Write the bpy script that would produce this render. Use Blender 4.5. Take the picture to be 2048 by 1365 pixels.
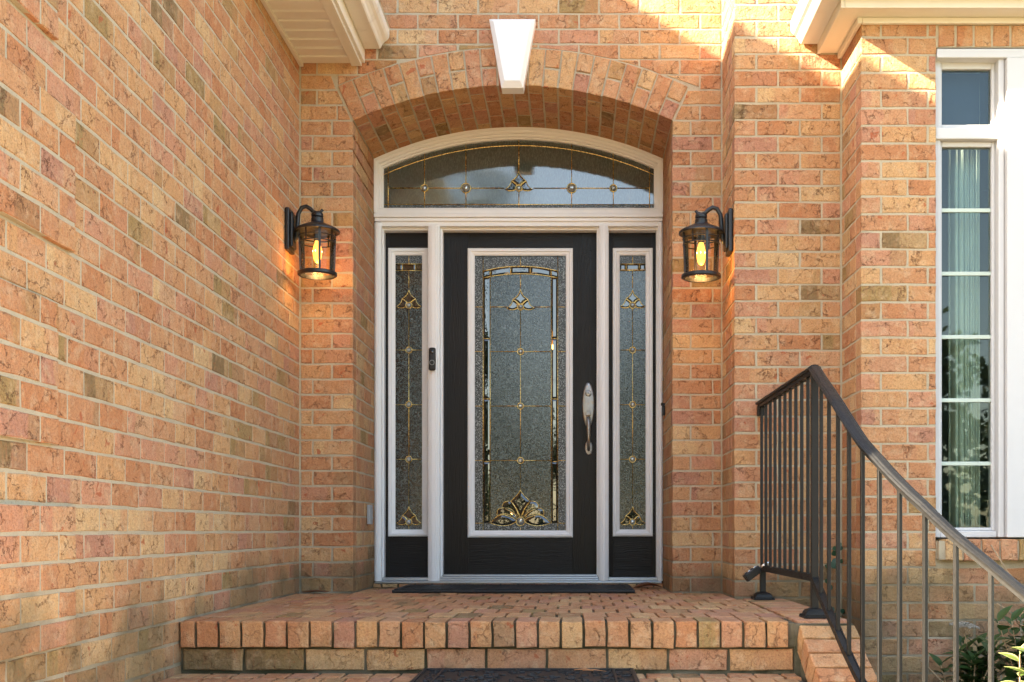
import bpy, bmesh, math, random
from mathutils import Vector, Matrix
random.seed(11)
SC = bpy.context.scene
COL = SC.collection
R = math.radians
for o_ in list(bpy.data.objects):
    bpy.data.objects.remove(o_)

# ------------------------------------------------------------------ camera, sky, sun, exposure
# World: X right, Y away from the viewer, Z up; Z = 0 is the top of the landing.
EYE = 0.335
cam_d = bpy.data.cameras.new('camera')
cam = bpy.data.objects.new('camera', cam_d)
COL.objects.link(cam)
cam.location = (0, 0, EYE)
cam.rotation_euler = (R(90), 0, 0)
cam_d.sensor_width = 36
cam_d.lens = 36 * 2200 / 2048
cam_d.shift_x = -124 / 2048
cam_d.shift_y = 377.5 / 2048
cam_d.clip_start = 0.05
cam_d.clip_end = 2000
SC.camera = cam

SUN = Vector((1.0, 0.34, -0.62)).normalized()          # direction the light travels
world = bpy.data.worlds.new('World')
SC.world = world
world.use_nodes = True
wn = world.node_tree.nodes
sky_n = wn.new('ShaderNodeTexSky')
sky_n.sky_type = 'NISHITA'
sky_n.sun_disc = False
sky_n.sun_elevation = math.asin(-SUN.z)
sky_n.sun_rotation = math.atan2(-SUN.x, -SUN.y) % (2 * math.pi)
world.node_tree.links.new(sky_n.outputs[0], wn['Background'].inputs[0])
wn['Background'].inputs[1].default_value = 0.125
sun_d = bpy.data.lights.new('sun', 'SUN')
sun_d.energy = 5.0
sun_d.angle = R(0.53)
sun_d.color = (1.0, 0.93, 0.82)
sun = bpy.data.objects.new('sun', sun_d)
COL.objects.link(sun)
sun.location = (-20, -8, 14)
sun.rotation_euler = SUN.to_track_quat('-Z', 'Y').to_euler()

vs = SC.view_settings
SC.display_settings.display_device = 'sRGB'
vs.view_transform = 'Standard'
vs.look = 'None'
vs.gamma = 1.0
vs.exposure = 2.86
vs.use_curve_mapping = False
vs.use_white_balance = True            # the photographer balanced for open shade
vs.white_balance_temperature = 8000
vs.white_balance_tint = 10
SC.render.engine = 'CYCLES'
SC.cycles.use_denoising = True
SC.cycles.use_adaptive_sampling = True
SC.cycles.adaptive_threshold = 0.02
SC.cycles.max_bounces = 8
SC.cycles.diffuse_bounces = 6
SC.cycles.glossy_bounces = 4
SC.cycles.transmission_bounces = 4
SC.cycles.transparent_max_bounces = 12
SC.cycles.sample_clamp_indirect = 6.0
SC.cycles.caustics_reflective = False
SC.cycles.caustics_refractive = False


# ------------------------------------------------------------------ materials
class NT:
    """small helper to wire shader nodes"""
    def __init__(s, name):
        s.m = bpy.data.materials.new(name)
        s.m.use_nodes = True
        s.t = s.m.node_tree
        s.b = s.t.nodes['Principled BSDF']
        s.out = s.t.nodes['Material Output']

    def n(s, kind, **kw):
        x = s.t.nodes.new(kind)
        for k, v in kw.items():
            setattr(x, k, v)
        return x

    def l(s, a, b):
        s.t.links.new(a, b)

    def val(s, sock, v):
        if hasattr(v, 'links') or isinstance(v, bpy.types.NodeSocket):
            s.l(v, sock)
        else:
            sock.default_value = v

    def math(s, op, a, b=0.0, c=0.0, clamp=False):
        x = s.n('ShaderNodeMath', operation=op, use_clamp=clamp)
        s.val(x.inputs[0], a)
        s.val(x.inputs[1], b)
        if op in ('MULTIPLY_ADD', 'SMOOTH_MIN'):
            s.val(x.inputs[2], c)
        return x.outputs[0]

    def vmath(s, op, a, b):
        x = s.n('ShaderNodeVectorMath', operation=op)
        s.val(x.inputs[0], a)
        s.val(x.inputs[1], b)
        return x.outputs[0]

    def ss(s, x, lo, hi):
        m = s.n('ShaderNodeMapRange', interpolation_type='SMOOTHSTEP')
        s.val(m.inputs[0], x)
        m.inputs[1].default_value = lo
        m.inputs[2].default_value = hi
        return m.outputs[0]

    def rng(s, x, a, b, c, d):
        m = s.n('ShaderNodeMapRange')
        s.val(m.inputs[0], x)
        for i, v in enumerate((a, b, c, d)):
            m.inputs[i + 1].default_value = v
        return m.outputs[0]

    def noise(s, vec, scale, detail=3.0, rough=0.55, dist=0.0):
        x = s.n('ShaderNodeTexNoise')
        if vec is not None:
            s.l(vec, x.inputs['Vector'])
        x.inputs['Scale'].default_value = scale
        x.inputs['Detail'].default_value = detail
        x.inputs['Roughness'].default_value = rough
        x.inputs['Distortion'].default_value = dist
        return x

    def mix(s, fac, a, b, mode='MIX'):
        x = s.n('ShaderNodeMix', data_type='RGBA', blend_type=mode)
        s.val(x.inputs[0], fac)
        for i, v in ((6, a), (7, b)):
            if isinstance(v, tuple) and len(v) == 3:
                v = (*v, 1)
            s.val(x.inputs[i], v)
        return x.outputs[2]

    def ramp(s, x, stops, interp='LINEAR'):
        r = s.n('ShaderNodeValToRGB')
        r.color_ramp.interpolation = interp
        e = r.color_ramp.elements
        while len(e) < len(stops):
            e.new(0.5)
        for el, (p, c) in zip(e, stops):
            el.position = p
            el.color = (*c, 1)
        s.val(r.inputs[0], x)
        return r.outputs[0]

    def bump(s, h, strength=0.5, dist=0.01, prev=None):
        x = s.n('ShaderNodeBump')
        x.inputs['Strength'].default_value = strength
        x.inputs['Distance'].default_value = dist
        s.l(h, x.inputs['Height'])
        if prev is not None:
            s.l(prev, x.inputs['Normal'])
        return x.outputs[0]

    def geo(s):
        return s.n('ShaderNodeNewGeometry').outputs['Position']


def brick_mat(name, single, dirt=0.0, dull=0.0, cracks=.78):
    """fired-clay brick; single=True takes its variation from the object, else from a mesh attribute"""
    q = NT(name)
    loc = q.n('ShaderNodeAttribute', attribute_name='loc').outputs['Vector']
    if single:
        rnd = q.n('ShaderNodeObjectInfo').outputs['Random']
    else:
        rnd = q.n('ShaderNodeAttribute', attribute_name='rnd').outputs['Fac']
    wn1 = q.n('ShaderNodeTexWhiteNoise', noise_dimensions='1D')
    q.val(wn1.inputs['W'], q.math('MULTIPLY', rnd, 917.3))
    sep = q.n('ShaderNodeSeparateColor')
    q.l(wn1.outputs['Color'], sep.inputs[0])
    r1, r2, r3 = sep.outputs
    off = q.n('ShaderNodeCombineXYZ')
    q.val(off.inputs[0], q.math('MULTIPLY', rnd, 61.0))
    q.val(off.inputs[1], q.math('MULTIPLY', r2, 47.0))
    q.val(off.inputs[2], q.math('MULTIPLY', r3, 53.0))
    p = q.vmath('ADD', loc, off.outputs[0])
    pal = [(0.0, (0.470, 0.226, 0.117)), (.14, (0.500, 0.260, 0.133)), (.28, (0.530, 0.290, 0.140)), (.42, (0.500, 0.244, 0.148)),
           (.55, (0.550, 0.326, 0.162)), (.66, (0.460, 0.204, 0.099)), (.78, (0.570, 0.367, 0.192)), (.87, (0.430, 0.208, 0.138)),
           (.93, (0.320, 0.208, 0.089)), (.97, (0.235, 0.152, 0.074))]
    ca = q.ramp(r1, pal, 'CONSTANT')
    cb = q.ramp(r2, pal, 'CONSTANT')
    sx = q.n('ShaderNodeSeparateXYZ')
    q.l(loc, sx.inputs[0])
    big = q.noise(p, 16, 1).outputs['Fac']
    zone = q.math('ADD', sx.outputs[0], q.math('MULTIPLY', q.math('SUBTRACT', big, 0.5), 0.05))
    zone = q.math('SUBTRACT', zone, q.math('MULTIPLY', q.math('SUBTRACT', r3, 0.5), 0.14))
    zone = q.math('MULTIPLY', q.ss(zone, -.006, .006), 0.45)
    col = q.mix(zone, ca, cb)
    # salt-like wash of paler clay and sandy mottling
    wash = q.ss(q.noise(p, 22, 3, .6).outputs['Fac'], .48, .72)
    col = q.mix(q.math('MULTIPLY', wash, 0.42), col, (.60, .43, .27))
    mott = q.noise(p, 140, 2, .65).outputs['Fac']
    col = q.mix(1.0, col, q.ramp(mott, [(.25, (.70, .66, .62)), (.5, (1, 1, 1)), (.8, (1.16, 1.13, 1.08))]), 'MULTIPLY')
    # streaks dragged along the extruded face
    st = q.n('ShaderNodeMapping')
    st.inputs['Scale'].default_value = (90, 20, 14)
    q.l(p, st.inputs['Vector'])
    stn = q.noise(st.outputs[0], 1.0, 1).outputs['Fac']
    col = q.mix(q.math('MULTIPLY', q.ss(stn, .5, .8), 0.28), col, (.45, .17, .085))
    # iron-red flashes
    red = q.ss(q.noise(p, 19, 3, .6, .6).outputs['Fac'], .66, .71)
    col = q.mix(q.math('MULTIPLY', red, 0.75), col, (.38, .085, .035))
    # drag cracks: distorted cells, only along part of their edges
    dn = q.noise(p, 38, 3, .6).outputs['Color']
    dv = q.n('ShaderNodeVectorMath', operation='MULTIPLY_ADD')
    q.l(dn, dv.inputs[0])
    dv.inputs[1].default_value = (.075, .075, .075)
    q.l(p, dv.inputs[2])
    vo = q.n('ShaderNodeTexVoronoi', feature='DISTANCE_TO_EDGE')
    q.l(dv.outputs[0], vo.inputs['Vector'])
    vo.inputs['Scale'].default_value = 11.5
    cmask = q.ss(q.noise(p, 13, 1).outputs['Fac'], .43, .55)
    crack = q.math('MULTIPLY', q.math('SUBTRACT', 1.0, q.ss(vo.outputs['Distance'], .003, .020)), cmask)
    col = q.mix(q.math('MULTIPLY', crack, cracks), col, (.17, .066, .036))
    spk = q.ss(q.noise(p, 420, 0, .5).outputs['Fac'], .66, .74)
    col = q.mix(q.math('MULTIPLY', spk, .5), col, (.14, .06, .035))
    wp = q.geo()
    if dull:
        col = q.mix(dull, col, (.30, .22, .17))
    # damp grime and algae where the wall meets the stoop, fading upwards
    sz = q.n('ShaderNodeSeparateXYZ')
    q.l(wp, sz.inputs[0])
    low = q.math('MULTIPLY', q.ss(q.math('MULTIPLY', sz.outputs[2], -1.0), -.42, .03), q.noise(wp, 3.2, 2).outputs['Fac'])
    gfac = q.math('MULTIPLY', q.ss(low, .20, .55), .68 if not dirt else .10)
    if dirt:
        g2 = q.math('MULTIPLY', q.ss(q.noise(wp, 4.5, 3, .65).outputs['Fac'], .47, .72), dirt)
        gfac = q.math('MAXIMUM', gfac, g2)
    col = q.mix(gfac, col, (.135, .105, .055))
    q.l(col, q.b.inputs['Base Color'])
    q.b.inputs['Roughness'].default_value = .88
    q.b.inputs['Specular IOR Level'].default_value = .25
    h = q.math('ADD', q.math('MULTIPLY', q.noise(p, 75, 3, .6).outputs['Fac'], .8), q.math('MULTIPLY', big, .9))
    h = q.math('SUBTRACT', h, q.math('MULTIPLY', crack, .9))
    q.l(q.bump(h, .85, .008), q.b.inputs['Normal'])
    return q.m


def mortar_mat(name, col, moss=0.0):
    q = NT(name)
    p = q.geo()
    a = q.noise(p, 9, 4).outputs['Fac']
    c = q.mix(a, tuple(x * .78 for x in col), tuple(min(1, x * 1.18) for x in col))
    c = q.mix(q.math('MULTIPLY', q.ss(q.noise(p, 160, 2).outputs['Fac'], .58, .7), .35), c, (.2, .16, .11))
    sz = q.n('ShaderNodeSeparateXYZ')
    q.l(p, sz.inputs[0])
    low = q.math('MULTIPLY', q.ss(q.math('MULTIPLY', sz.outputs[2], -1.0), -.5, .03), q.noise(p, 3.2, 4).outputs['Fac'])
    c = q.mix(q.math('MULTIPLY', q.ss(low, .2, .6), .75), c, (.075, .06, .03))
    if moss:
        c = q.mix(q.math('MULTIPLY', q.ss(q.noise(p, 7, 5).outputs['Fac'], .42, .62), moss), c, (.045, .042, .018))
    q.l(c, q.b.inputs['Base Color'])
    q.b.inputs['Roughness'].default_value = .95
    q.l(q.bump(q.noise(p, 180, 4).outputs['Fac'], .5, .004), q.b.inputs['Normal'])
    return q.m


def paint_mat(name, col, rough=.45, dirt=.25, dirtcol=(.35, .30, .22), bump=.08, scale=6.0, spec=.4):
    q = NT(name)
    p = q.geo()
    d = q.ss(q.noise(p, scale, 6, .65).outputs['Fac'], .52, .78)
    c = q.mix(q.math('MULTIPLY', d, dirt), col, dirtcol)
    s = q.ss(q.noise(p, 130, 2).outputs['Fac'], .72, .78)
    c = q.mix(q.math('MULTIPLY', s, dirt), c, dirtcol)
    q.l(c, q.b.inputs['Base Color'])
    q.b.inputs['Roughness'].default_value = rough
    q.b.inputs['Specular IOR Level'].default_value = spec
    if bump:
        q.l(q.bump(q.noise(p, 60, 3).outputs['Fac'], bump, .004), q.b.inputs['Normal'])
    return q.m


def metal_mat(name, col, rough=.3, metallic=1.0, wear=0.0, wearcol=(.4, .25, .15), scale=40):
    q = NT(name)
    p = q.geo()
    c = q.mix(q.math('MULTIPLY', q.ss(q.noise(p, scale, 5).outputs['Fac'], .5, .7), wear), col, wearcol)
    q.l(c, q.b.inputs['Base Color'])
    q.b.inputs['Metallic'].default_value = metallic
    q.l(q.rng(q.noise(p, scale * 1.6, 4).outputs['Fac'], .3, .7, rough * .75, rough * 1.35), q.b.inputs['Roughness'])
    return q.m


def door_mat(name, axis):
    """near-black painted fibreglass with pressed wood grain running along one axis"""
    q = NT(name)
    p = q.geo()
    mp = q.n('ShaderNodeMapping')
    mp.inputs['Scale'].default_value = (150, 40, 5) if axis == 'z' else (5, 40, 150)
    wob = q.noise(p, 5, 2).outputs['Color']
    dv = q.n('ShaderNodeVectorMath', operation='MULTIPLY_ADD')
    q.l(wob, dv.inputs[0])
    dv.inputs[1].default_value = (.05, 0, .05)
    q.l(p, dv.inputs[2])
    q.l(dv.outputs[0], mp.inputs['Vector'])
    g = q.noise(mp.outputs[0], 1.0, 4, .6).outputs['Fac']
    c = q.mix(g, (.0016, .0014, .0014), (.012, .0095, .0085))
    c = q.mix(q.math('MULTIPLY', q.ss(q.noise(p, 260, 1).outputs['Fac'], .77, .8), .6), c, (.16, .13, .10))
    q.l(c, q.b.inputs['Base Color'])
    q.l(q.rng(g, .3, .7, .30, .50), q.b.inputs['Roughness'])
    q.b.inputs['Specular IOR Level'].default_value = .26
    q.l(q.bump(g, .7, .004), q.b.inputs['Normal'])
    return q.m


def leaded_glass_mat(name, kind):
    """opaque obscure glass; the light and dark of refraction are put into the base colour"""
    q = NT(name)
    p = q.geo()
    if kind == 'worm':
        a = q.noise(p, 60, 2, .5, 2.4).outputs['Fac']
        f = q.ss(a, .50, .57)
        c = q.mix(f, (.006, .011, .012), (.085, .115, .118))  # pale flecks painted in place of light refracted by the relief
        h = a
        rough, bd, bs = .12, .0016, .22
    elif kind == 'granite':
        a = q.noise(p, 190, 2, .5).outputs['Fac']
        f = q.ss(a, .50, .66)
        c = q.mix(f, (.03, .036, .037), (.30, .335, .34))
        h = a
        rough, bd, bs = .16, .0022, .8
    elif kind == 'rain':
        mp = q.n('ShaderNodeMapping')
        mp.inputs['Scale'].default_value = (210, 60, 60)
        q.l(p, mp.inputs['Vector'])
        a = q.noise(mp.outputs[0], 1.0, 2, .5, .8).outputs['Fac']
        f = q.ss(a, .40, .70)
        c = q.mix(f, (.045, .064, .060), (.085, .115, .110))
        h = a
        rough, bd, bs = .03, .0010, .07
    else:
        a = q.noise(p, 40, 1).outputs['Fac']
        c = q.mix(a, (.002, .004, .0035), (.006, .010, .009))
        h = a
        rough, bd, bs = .02, .001, .12
    q.l(c, q.b.inputs['Base Color'])
    q.b.inputs['Roughness'].default_value = rough
    q.b.inputs['IOR'].default_value = {'worm': 1.62, 'granite': 1.5, 'rain': 2.2, 'bevel': 2.0}[kind]
    q.l(q.bump(h, bs, bd), q.b.inputs['Normal'])
    return q.m


def clear_glass_mat(name, tint, ior=1.9, seeds=False):
    q = NT(name)
    q.t.nodes.remove(q.b)
    tr = q.n('ShaderNodeBsdfTransparent')
    tr.inputs[0].default_value = (*tint, 1)
    gl = q.n('ShaderNodeBsdfGlossy')
    gl.inputs['Roughness'].default_value = .015
    fr = q.n('ShaderNodeFresnel')
    fr.inputs['IOR'].default_value = ior
    p = q.geo()
    if seeds:
        h = q.ss(q.noise(p, 190, 2).outputs['Fac'], .62, .7)
        nb = q.bump(h, .25, .002)
    else:
        nb = q.bump(q.noise(p, 2.6, 1).outputs['Fac'], .03, .01)
    q.l(nb, gl.inputs['Normal'])
    mx = q.n('ShaderNodeMixShader')
    q.l(fr.outputs[0], mx.inputs[0])
    q.l(tr.outputs[0], mx.inputs[1])
    q.l(gl.outputs[0], mx.inputs[2])
    q.l(mx.outputs[0], q.out.inputs['Surface'])
    return q.m


def emit_mat(name, col, strength):
    q = NT(name)
    q.b.inputs['Base Color'].default_value = (*col, 1)
    q.b.inputs['Emission Color'].default_value = (*col, 1)
    q.b.inputs['Emission Strength'].default_value = strength
    return q.m


def leaf_mat(name, a, b, edge=None):
    q = NT(name)
    rnd = q.n('ShaderNodeObjectInfo').outputs['Random']
    p = q.geo()
    c = q.mix(rnd, a, b)
    c = q.mix(q.math('MULTIPLY', q.noise(p, 55, 3).outputs['Fac'], .5), c, tuple(x * .5 for x in a))
    if edge:
        at = q.n('ShaderNodeAttribute', attribute_name='rim').outputs['Fac']
        c = q.mix(q.ss(at, .55, .95), c, edge)
    q.l(c, q.b.inputs['Base Color'])
    q.b.inputs['Roughness'].default_value = .42
    q.b.inputs['Subsurface Weight'].default_value = 0.0
    tr = q.n('ShaderNodeBsdfTranslucent')
    q.l(c, tr.inputs[0])
    mx = q.n('ShaderNodeMixShader')
    mx.inputs[0].default_value = .25
    q.l(q.b.outputs[0], mx.inputs[1])
    q.l(tr.outputs[0], mx.inputs[2])
    q.l(mx.outputs[0], q.out.inputs['Surface'])
    return q.m


M = {}
M['brick'] = brick_mat('brick', True)
M['brick_mass'] = brick_mat('brick_mass', False)
M['paver'] = brick_mat('paver', True, dirt=.34, dull=.0, cracks=.4)
M['paver_mass'] = brick_mat('paver_mass', False, dirt=.34, dull=.0, cracks=.4)
M['mortar'] = mortar_mat('mortar', (.45, .385, .280))
M['mossy'] = mortar_mat('mossy_mortar', (.17, .145, .10), .9)
M['white'] = paint_mat('white_trim', (.80, .81, .82), .40, .05, bump=.0)
M['vinyl'] = paint_mat('white_vinyl', (.57, .58, .60), .35, .05, bump=.0)
M['cream'] = paint_mat('cream_trim', (.74, .70, .61), .5, .12)
M['gutter'] = paint_mat('gutter_paint', (.74, .71, .63), .4, .45, (.26, .18, .09), .05, 9)
M['whitegutter'] = paint_mat('white_gutter', (.76, .76, .74), .35, .12)
M['doorv'] = door_mat('door_grain_upright', 'z')
M['doorh'] = door_mat('door_grain_level', 'x')
M['worm'] = leaded_glass_mat('chipped_glass', 'worm')
M['granite'] = leaded_glass_mat('granite_glass', 'granite')
M['rain'] = leaded_glass_mat('rain_glass', 'rain')
M['bevel'] = leaded_glass_mat('bevel_glass', 'bevel')
M['jewel'] = leaded_glass_mat('jewel_glass', 'bevel')
M['jewel'].node_tree.nodes['Principled BSDF'].inputs['Metallic'].default_value = .55
M['jewel'].node_tree.nodes['Mix'].inputs[6].default_value = (.30, .33, .33, 1)
M['jewel'].node_tree.nodes['Mix'].inputs[7].default_value = (.45, .48, .48, 1)
M['brass'] = metal_mat('brass_came', (.78, .56, .22), .25)
M['nickel'] = metal_mat('satin_nickel', (.30, .295, .285), .42, 1, .55, (.42, .27, .15), 26)
M['alum'] = metal_mat('sill_aluminium', (.42, .45, .48), .38)
M['chrome'] = metal_mat('chrome', (.8, .8, .8), .08)
M['iron'] = metal_mat('lantern_black', (.010, .011, .013), .38, .0)
M['rail'] = metal_mat('rail_paint', (.009, .0088, .0085), .44, .0, .4, (.017, .017, .0168), 90)
M['rail'].node_tree.nodes['Principled BSDF'].inputs['Specular IOR Level'].default_value = .35
M['rubber'] = paint_mat('rubber', (.013, .0135, .0145), .55, .35, (.06, .055, .05), .5, 20)
M['plastic'] = paint_mat('black_plastic', (.012, .012, .014), .3, .1, (.05, .05, .05))
M['grey'] = paint_mat('grey_plastic', (.34, .35, .36), .5, .2)
M['window'] = clear_glass_mat('window_glass', (.82, .91, .88), 1.5)
M['lampglass'] = clear_glass_mat('seeded_glass', (1.0, .93, .80), 1.30, True)
M['bulb'] = emit_mat('bulb_glow', (1.0, .42, .08), .55)
M['filament'] = emit_mat('filament', (1.0, .70, .30), 5.0)
M['muntin'] = paint_mat('muntin', (.50, .60, .55), .5, .05)
M['curtain'] = paint_mat('curtain_cloth', (.70, .74, .72), .9, .1, (.4, .42, .4), .2)
M['room'] = paint_mat('room_paint', (.22, .23, .22), .9, .05)
M['sky_tint_blind'] = paint_mat('sky_tint_blind', (.035, .060, .13), .8, .05)  # blue of the sky reflected in the top pane is put into this colour
M['roof'] = paint_mat('shingle', (.10, .095, .09), .9, .4, (.05, .05, .05), .8, 30)
M['leafd'] = leaf_mat('leaf_dark', (.030, .080, .020), (.06, .12, .032))
M['leafl'] = leaf_mat('leaf_light', (.085, .150, .030), (.15, .19, .04), (.50, .50, .22))
M['leafv'] = leaf_mat('leaf_vine', (.020, .095, .055), (.03, .11, .06))
M['leaft'] = leaf_mat('leaf_tree', (.030, .060, .016), (.07, .10, .03))
M['twig'] = paint_mat('twig', (.30, .21, .13), .8, .3)
M['bark'] = paint_mat('bark', (.11, .085, .06), .9, .4, (.05, .04, .03), .8, 12)
M['drybrown'] = paint_mat('dry_leaf', (.20, .085, .040), .7, .4, (.10, .04, .02), .6, 40)
M['needle'] = paint_mat('needle', (.42, .19, .085), .6, .3)
M['dryflower'] = paint_mat('dry_flower', (.26, .24, .20), .9, .5, (.10, .10, .08), .5, 80)


def ground_mat(name, a, b, scale):
    q = NT(name)
    p = q.geo()
    n1 = q.noise(p, scale, 6, .65).outputs['Fac']
    q.l(q.mix(q.ss(n1, .35, .65), a, b), q.b.inputs['Base Color'])
    q.b.inputs['Roughness'].default_value = .95
    q.l(q.bump(q.noise(p, scale * 8, 4).outputs['Fac'], .5, .02), q.b.inputs['Normal'])
    return q.m


M['lawn'] = ground_mat('lawn', (.15, .135, .060), (.23, .19, .095), 1.4)
M['walk'] = ground_mat('walk_brick', (.38, .28, .20), (.45, .35, .26), 2.2)
M['mulch'] = ground_mat('mulch', (.055, .036, .022), (.095, .062, .038), 14)


# ------------------------------------------------------------------ building blocks
def tag(o, label, cat, group=None):
    o['label'] = label
    o['category'] = cat
    if group:
        o['group'] = group
    return o


def thing(name, label, cat, loc, group=None):
    o = bpy.data.objects.new(name, None)
    o.empty_display_size = .05
    o.location = loc
    COL.objects.link(o)
    return tag(o, label, cat, group)


def adopt(o, parent):
    """parent o, whose coordinates are world ones, keeping it in place"""
    o.parent = parent
    if parent.type == 'EMPTY' and parent.parent is None:
        o.matrix_parent_inverse = Matrix.Translation(-Vector(parent.location))


def subroot(name, parent):
    """an Empty that stands for a part with pieces of its own"""
    o = bpy.data.objects.new(name, None)
    o.empty_display_size = .03
    COL.objects.link(o)
    adopt(o, parent)
    return o


class MB:
    def __init__(s, T=None):
        s.v, s.f, s.T = [], [], T

    def add(s, vs, fs):
        b = len(s.v)
        s.v += [Vector(x) for x in vs]
        s.f += [tuple(b + i for i in f) for f in fs]
        return s

    def box(s, x0, x1, y0, y1, z0, z1):
        return s.add([(x0, y0, z0), (x1, y0, z0), (x1, y1, z0), (x0, y1, z0), (x0, y0, z1), (x1, y0, z1), (x1, y1, z1), (x0, y1, z1)],
                     [(0, 3, 2, 1), (4, 5, 6, 7), (0, 1, 5, 4), (1, 2, 6, 5), (2, 3, 7, 6), (3, 0, 4, 7)])

    def obox(s, c, ax, ay, az):
        """box from centre and three half-axis vectors"""
        c, ax, ay, az = map(Vector, (c, ax, ay, az))
        vs = [c + i * ax + j * ay + k * az for k in (-1, 1) for (i, j) in ((-1, -1), (1, -1), (1, 1), (-1, 1))]
        return s.add(vs, [(0, 3, 2, 1), (4, 5, 6, 7), (0, 1, 5, 4), (1, 2, 6, 5), (2, 3, 7, 6), (3, 0, 4, 7)])

    def bar(s, a, b, wx, wy, side=(1, 0, 0)):
        """rectangular bar between two points"""
        a, b = Vector(a), Vector(b)
        t = (b - a).normalized()
        sx = (Vector(side) - t * t.dot(Vector(side))).normalized()
        sy = t.cross(sx)
        return s.obox((a + b) / 2, sx * wx / 2, sy * wy / 2, (b - a) / 2)

    def prism(s, poly, y0, y1):
        """polygon in XZ (counter-clockwise seen from -Y) extruded along Y"""
        n = len(poly)
        vs = [(x, y0, z) for x, z in poly] + [(x, y1, z) for x, z in poly]
        fs = [tuple(range(n)), tuple(range(2 * n - 1, n - 1, -1))]
        fs += [(i + n, (i + 1) % n + n, (i + 1) % n, i) for i in range(n)]
        return s.add(vs, fs)

    def tube(s, pts, r, n=8, closed=False):
        pts = [Vector(p) for p in pts]
        m = len(pts)
        rr = r if isinstance(r, (list, tuple)) else [r] * m
        up = None
        vs = []
        for i, p in enumerate(pts):
            if closed:
                t = pts[(i + 1) % m] - pts[i - 1]
            else:
                t = pts[min(i + 1, m - 1)] - pts[max(i - 1, 0)]
            t.normalize()
            if up is None:
                up = Vector((0, 0, 1)) if abs(t.z) < .9 else Vector((0, 1, 0))
            a = t.cross(up).normalized()
            b = a.cross(t).normalized()
            up = b
            for k in range(n):
                w = 2 * math.pi * k / n
                vs.append(p + (a * math.cos(w) + b * math.sin(w)) * rr[i])
        fs = []
        for i in range(m if closed else m - 1):
            j = (i + 1) % m
            for k in range(n):
                k2 = (k + 1) % n
                fs.append((i * n + k, j * n + k, j * n + k2, i * n + k2))
        if not closed:
            fs.append(tuple(range(n)))
            fs.append(tuple(range(m * n - 1, (m - 1) * n - 1, -1)))
        return s.add(vs, fs)

    def lathe(s, prof, c, n=28, axis='z', caps=True):
        """(radius, height) profile turned about an axis through c"""
        vs = []
        for r, h in prof:
            for k in range(n):
                w = 2 * math.pi * k / n
                a, b = r * math.cos(w), r * math.sin(w)
                vs.append((c[0] + a, c[1] + b, c[2] + h) if axis == 'z' else (c[0] + a, c[1] - h, c[2] + b))
        fs = []
        for i in range(len(prof) - 1):
            for k in range(n):
                k2 = (k + 1) % n
                fs.append((i * n + k, i * n + k2, (i + 1) * n + k2, (i + 1) * n + k))
        if caps and prof[0][0] > 1e-6:
            fs.append(tuple(range(n - 1, -1, -1)))
        if caps and prof[-1][0] > 1e-6:
            fs.append(tuple((len(prof) - 1) * n + k for k in range(n)))
        return s.add(vs, fs)

    def sweep(s, pts, prof):
        """closed (side, up) profile swept along a path; side is level, up stays vertical"""
        pts = [Vector(p) for p in pts]
        m, n = len(pts), len(prof)
        vs = []
        for i, p in enumerate(pts):
            t = (pts[min(i + 1, m - 1)] - pts[max(i - 1, 0)])
            h = Vector((t.x, t.y, 0)).normalized()
            side = Vector((-h.y, h.x, 0))
            for a, b in prof:
                vs.append(p + side * a + Vector((0, 0, b)))
        fs = []
        for i in range(m - 1):
            for k in range(n):
                k2 = (k + 1) % n
                fs.append((i * n + k, i * n + k2, (i + 1) * n + k2, (i + 1) * n + k))
        fs.append(tuple(range(n - 1, -1, -1)))
        fs.append(tuple((m - 1) * n + k for k in range(n)))
        return s.add(vs, fs)

    def build(s, name, mat, parent=None, smooth=False, bevel=0.0, seg=2):
        me = bpy.data.meshes.new(name)
        vs = s.v if s.T is None else [s.T @ v for v in s.v]
        me.from_pydata([tuple(v) for v in vs], [], s.f)
        bm = bmesh.new()
        bm.from_mesh(me)
        bmesh.ops.recalc_face_normals(bm, faces=bm.faces)
        bm.to_mesh(me)
        bm.free()
        if smooth:
            me.polygons.foreach_set('use_smooth', [True] * len(me.polygons))
        me.materials.append(M[mat])
        o = bpy.data.objects.new(name, me)
        COL.objects.link(o)
        if bevel:
            b = o.modifiers.new('bevel', 'BEVEL')
            b.width = bevel
            b.segments = seg
            b.limit_method = 'ANGLE'
            b.angle_limit = R(35)
            b.harden_normals = False
        if parent is not None:
            adopt(o, parent)
        return o


def structure(o, label=None):
    o['kind'] = 'structure'
    if label:
        o['label'] = label
    return o


# ------------------------------------------------------------------ bricks
PITCH, LEN, GAP, Z0 = 0.0803, 0.2125, 0.0098, 0.004     # course height, brick + joint, joint, level of course 0
BH = PITCH - GAP
_rings = {}


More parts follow.
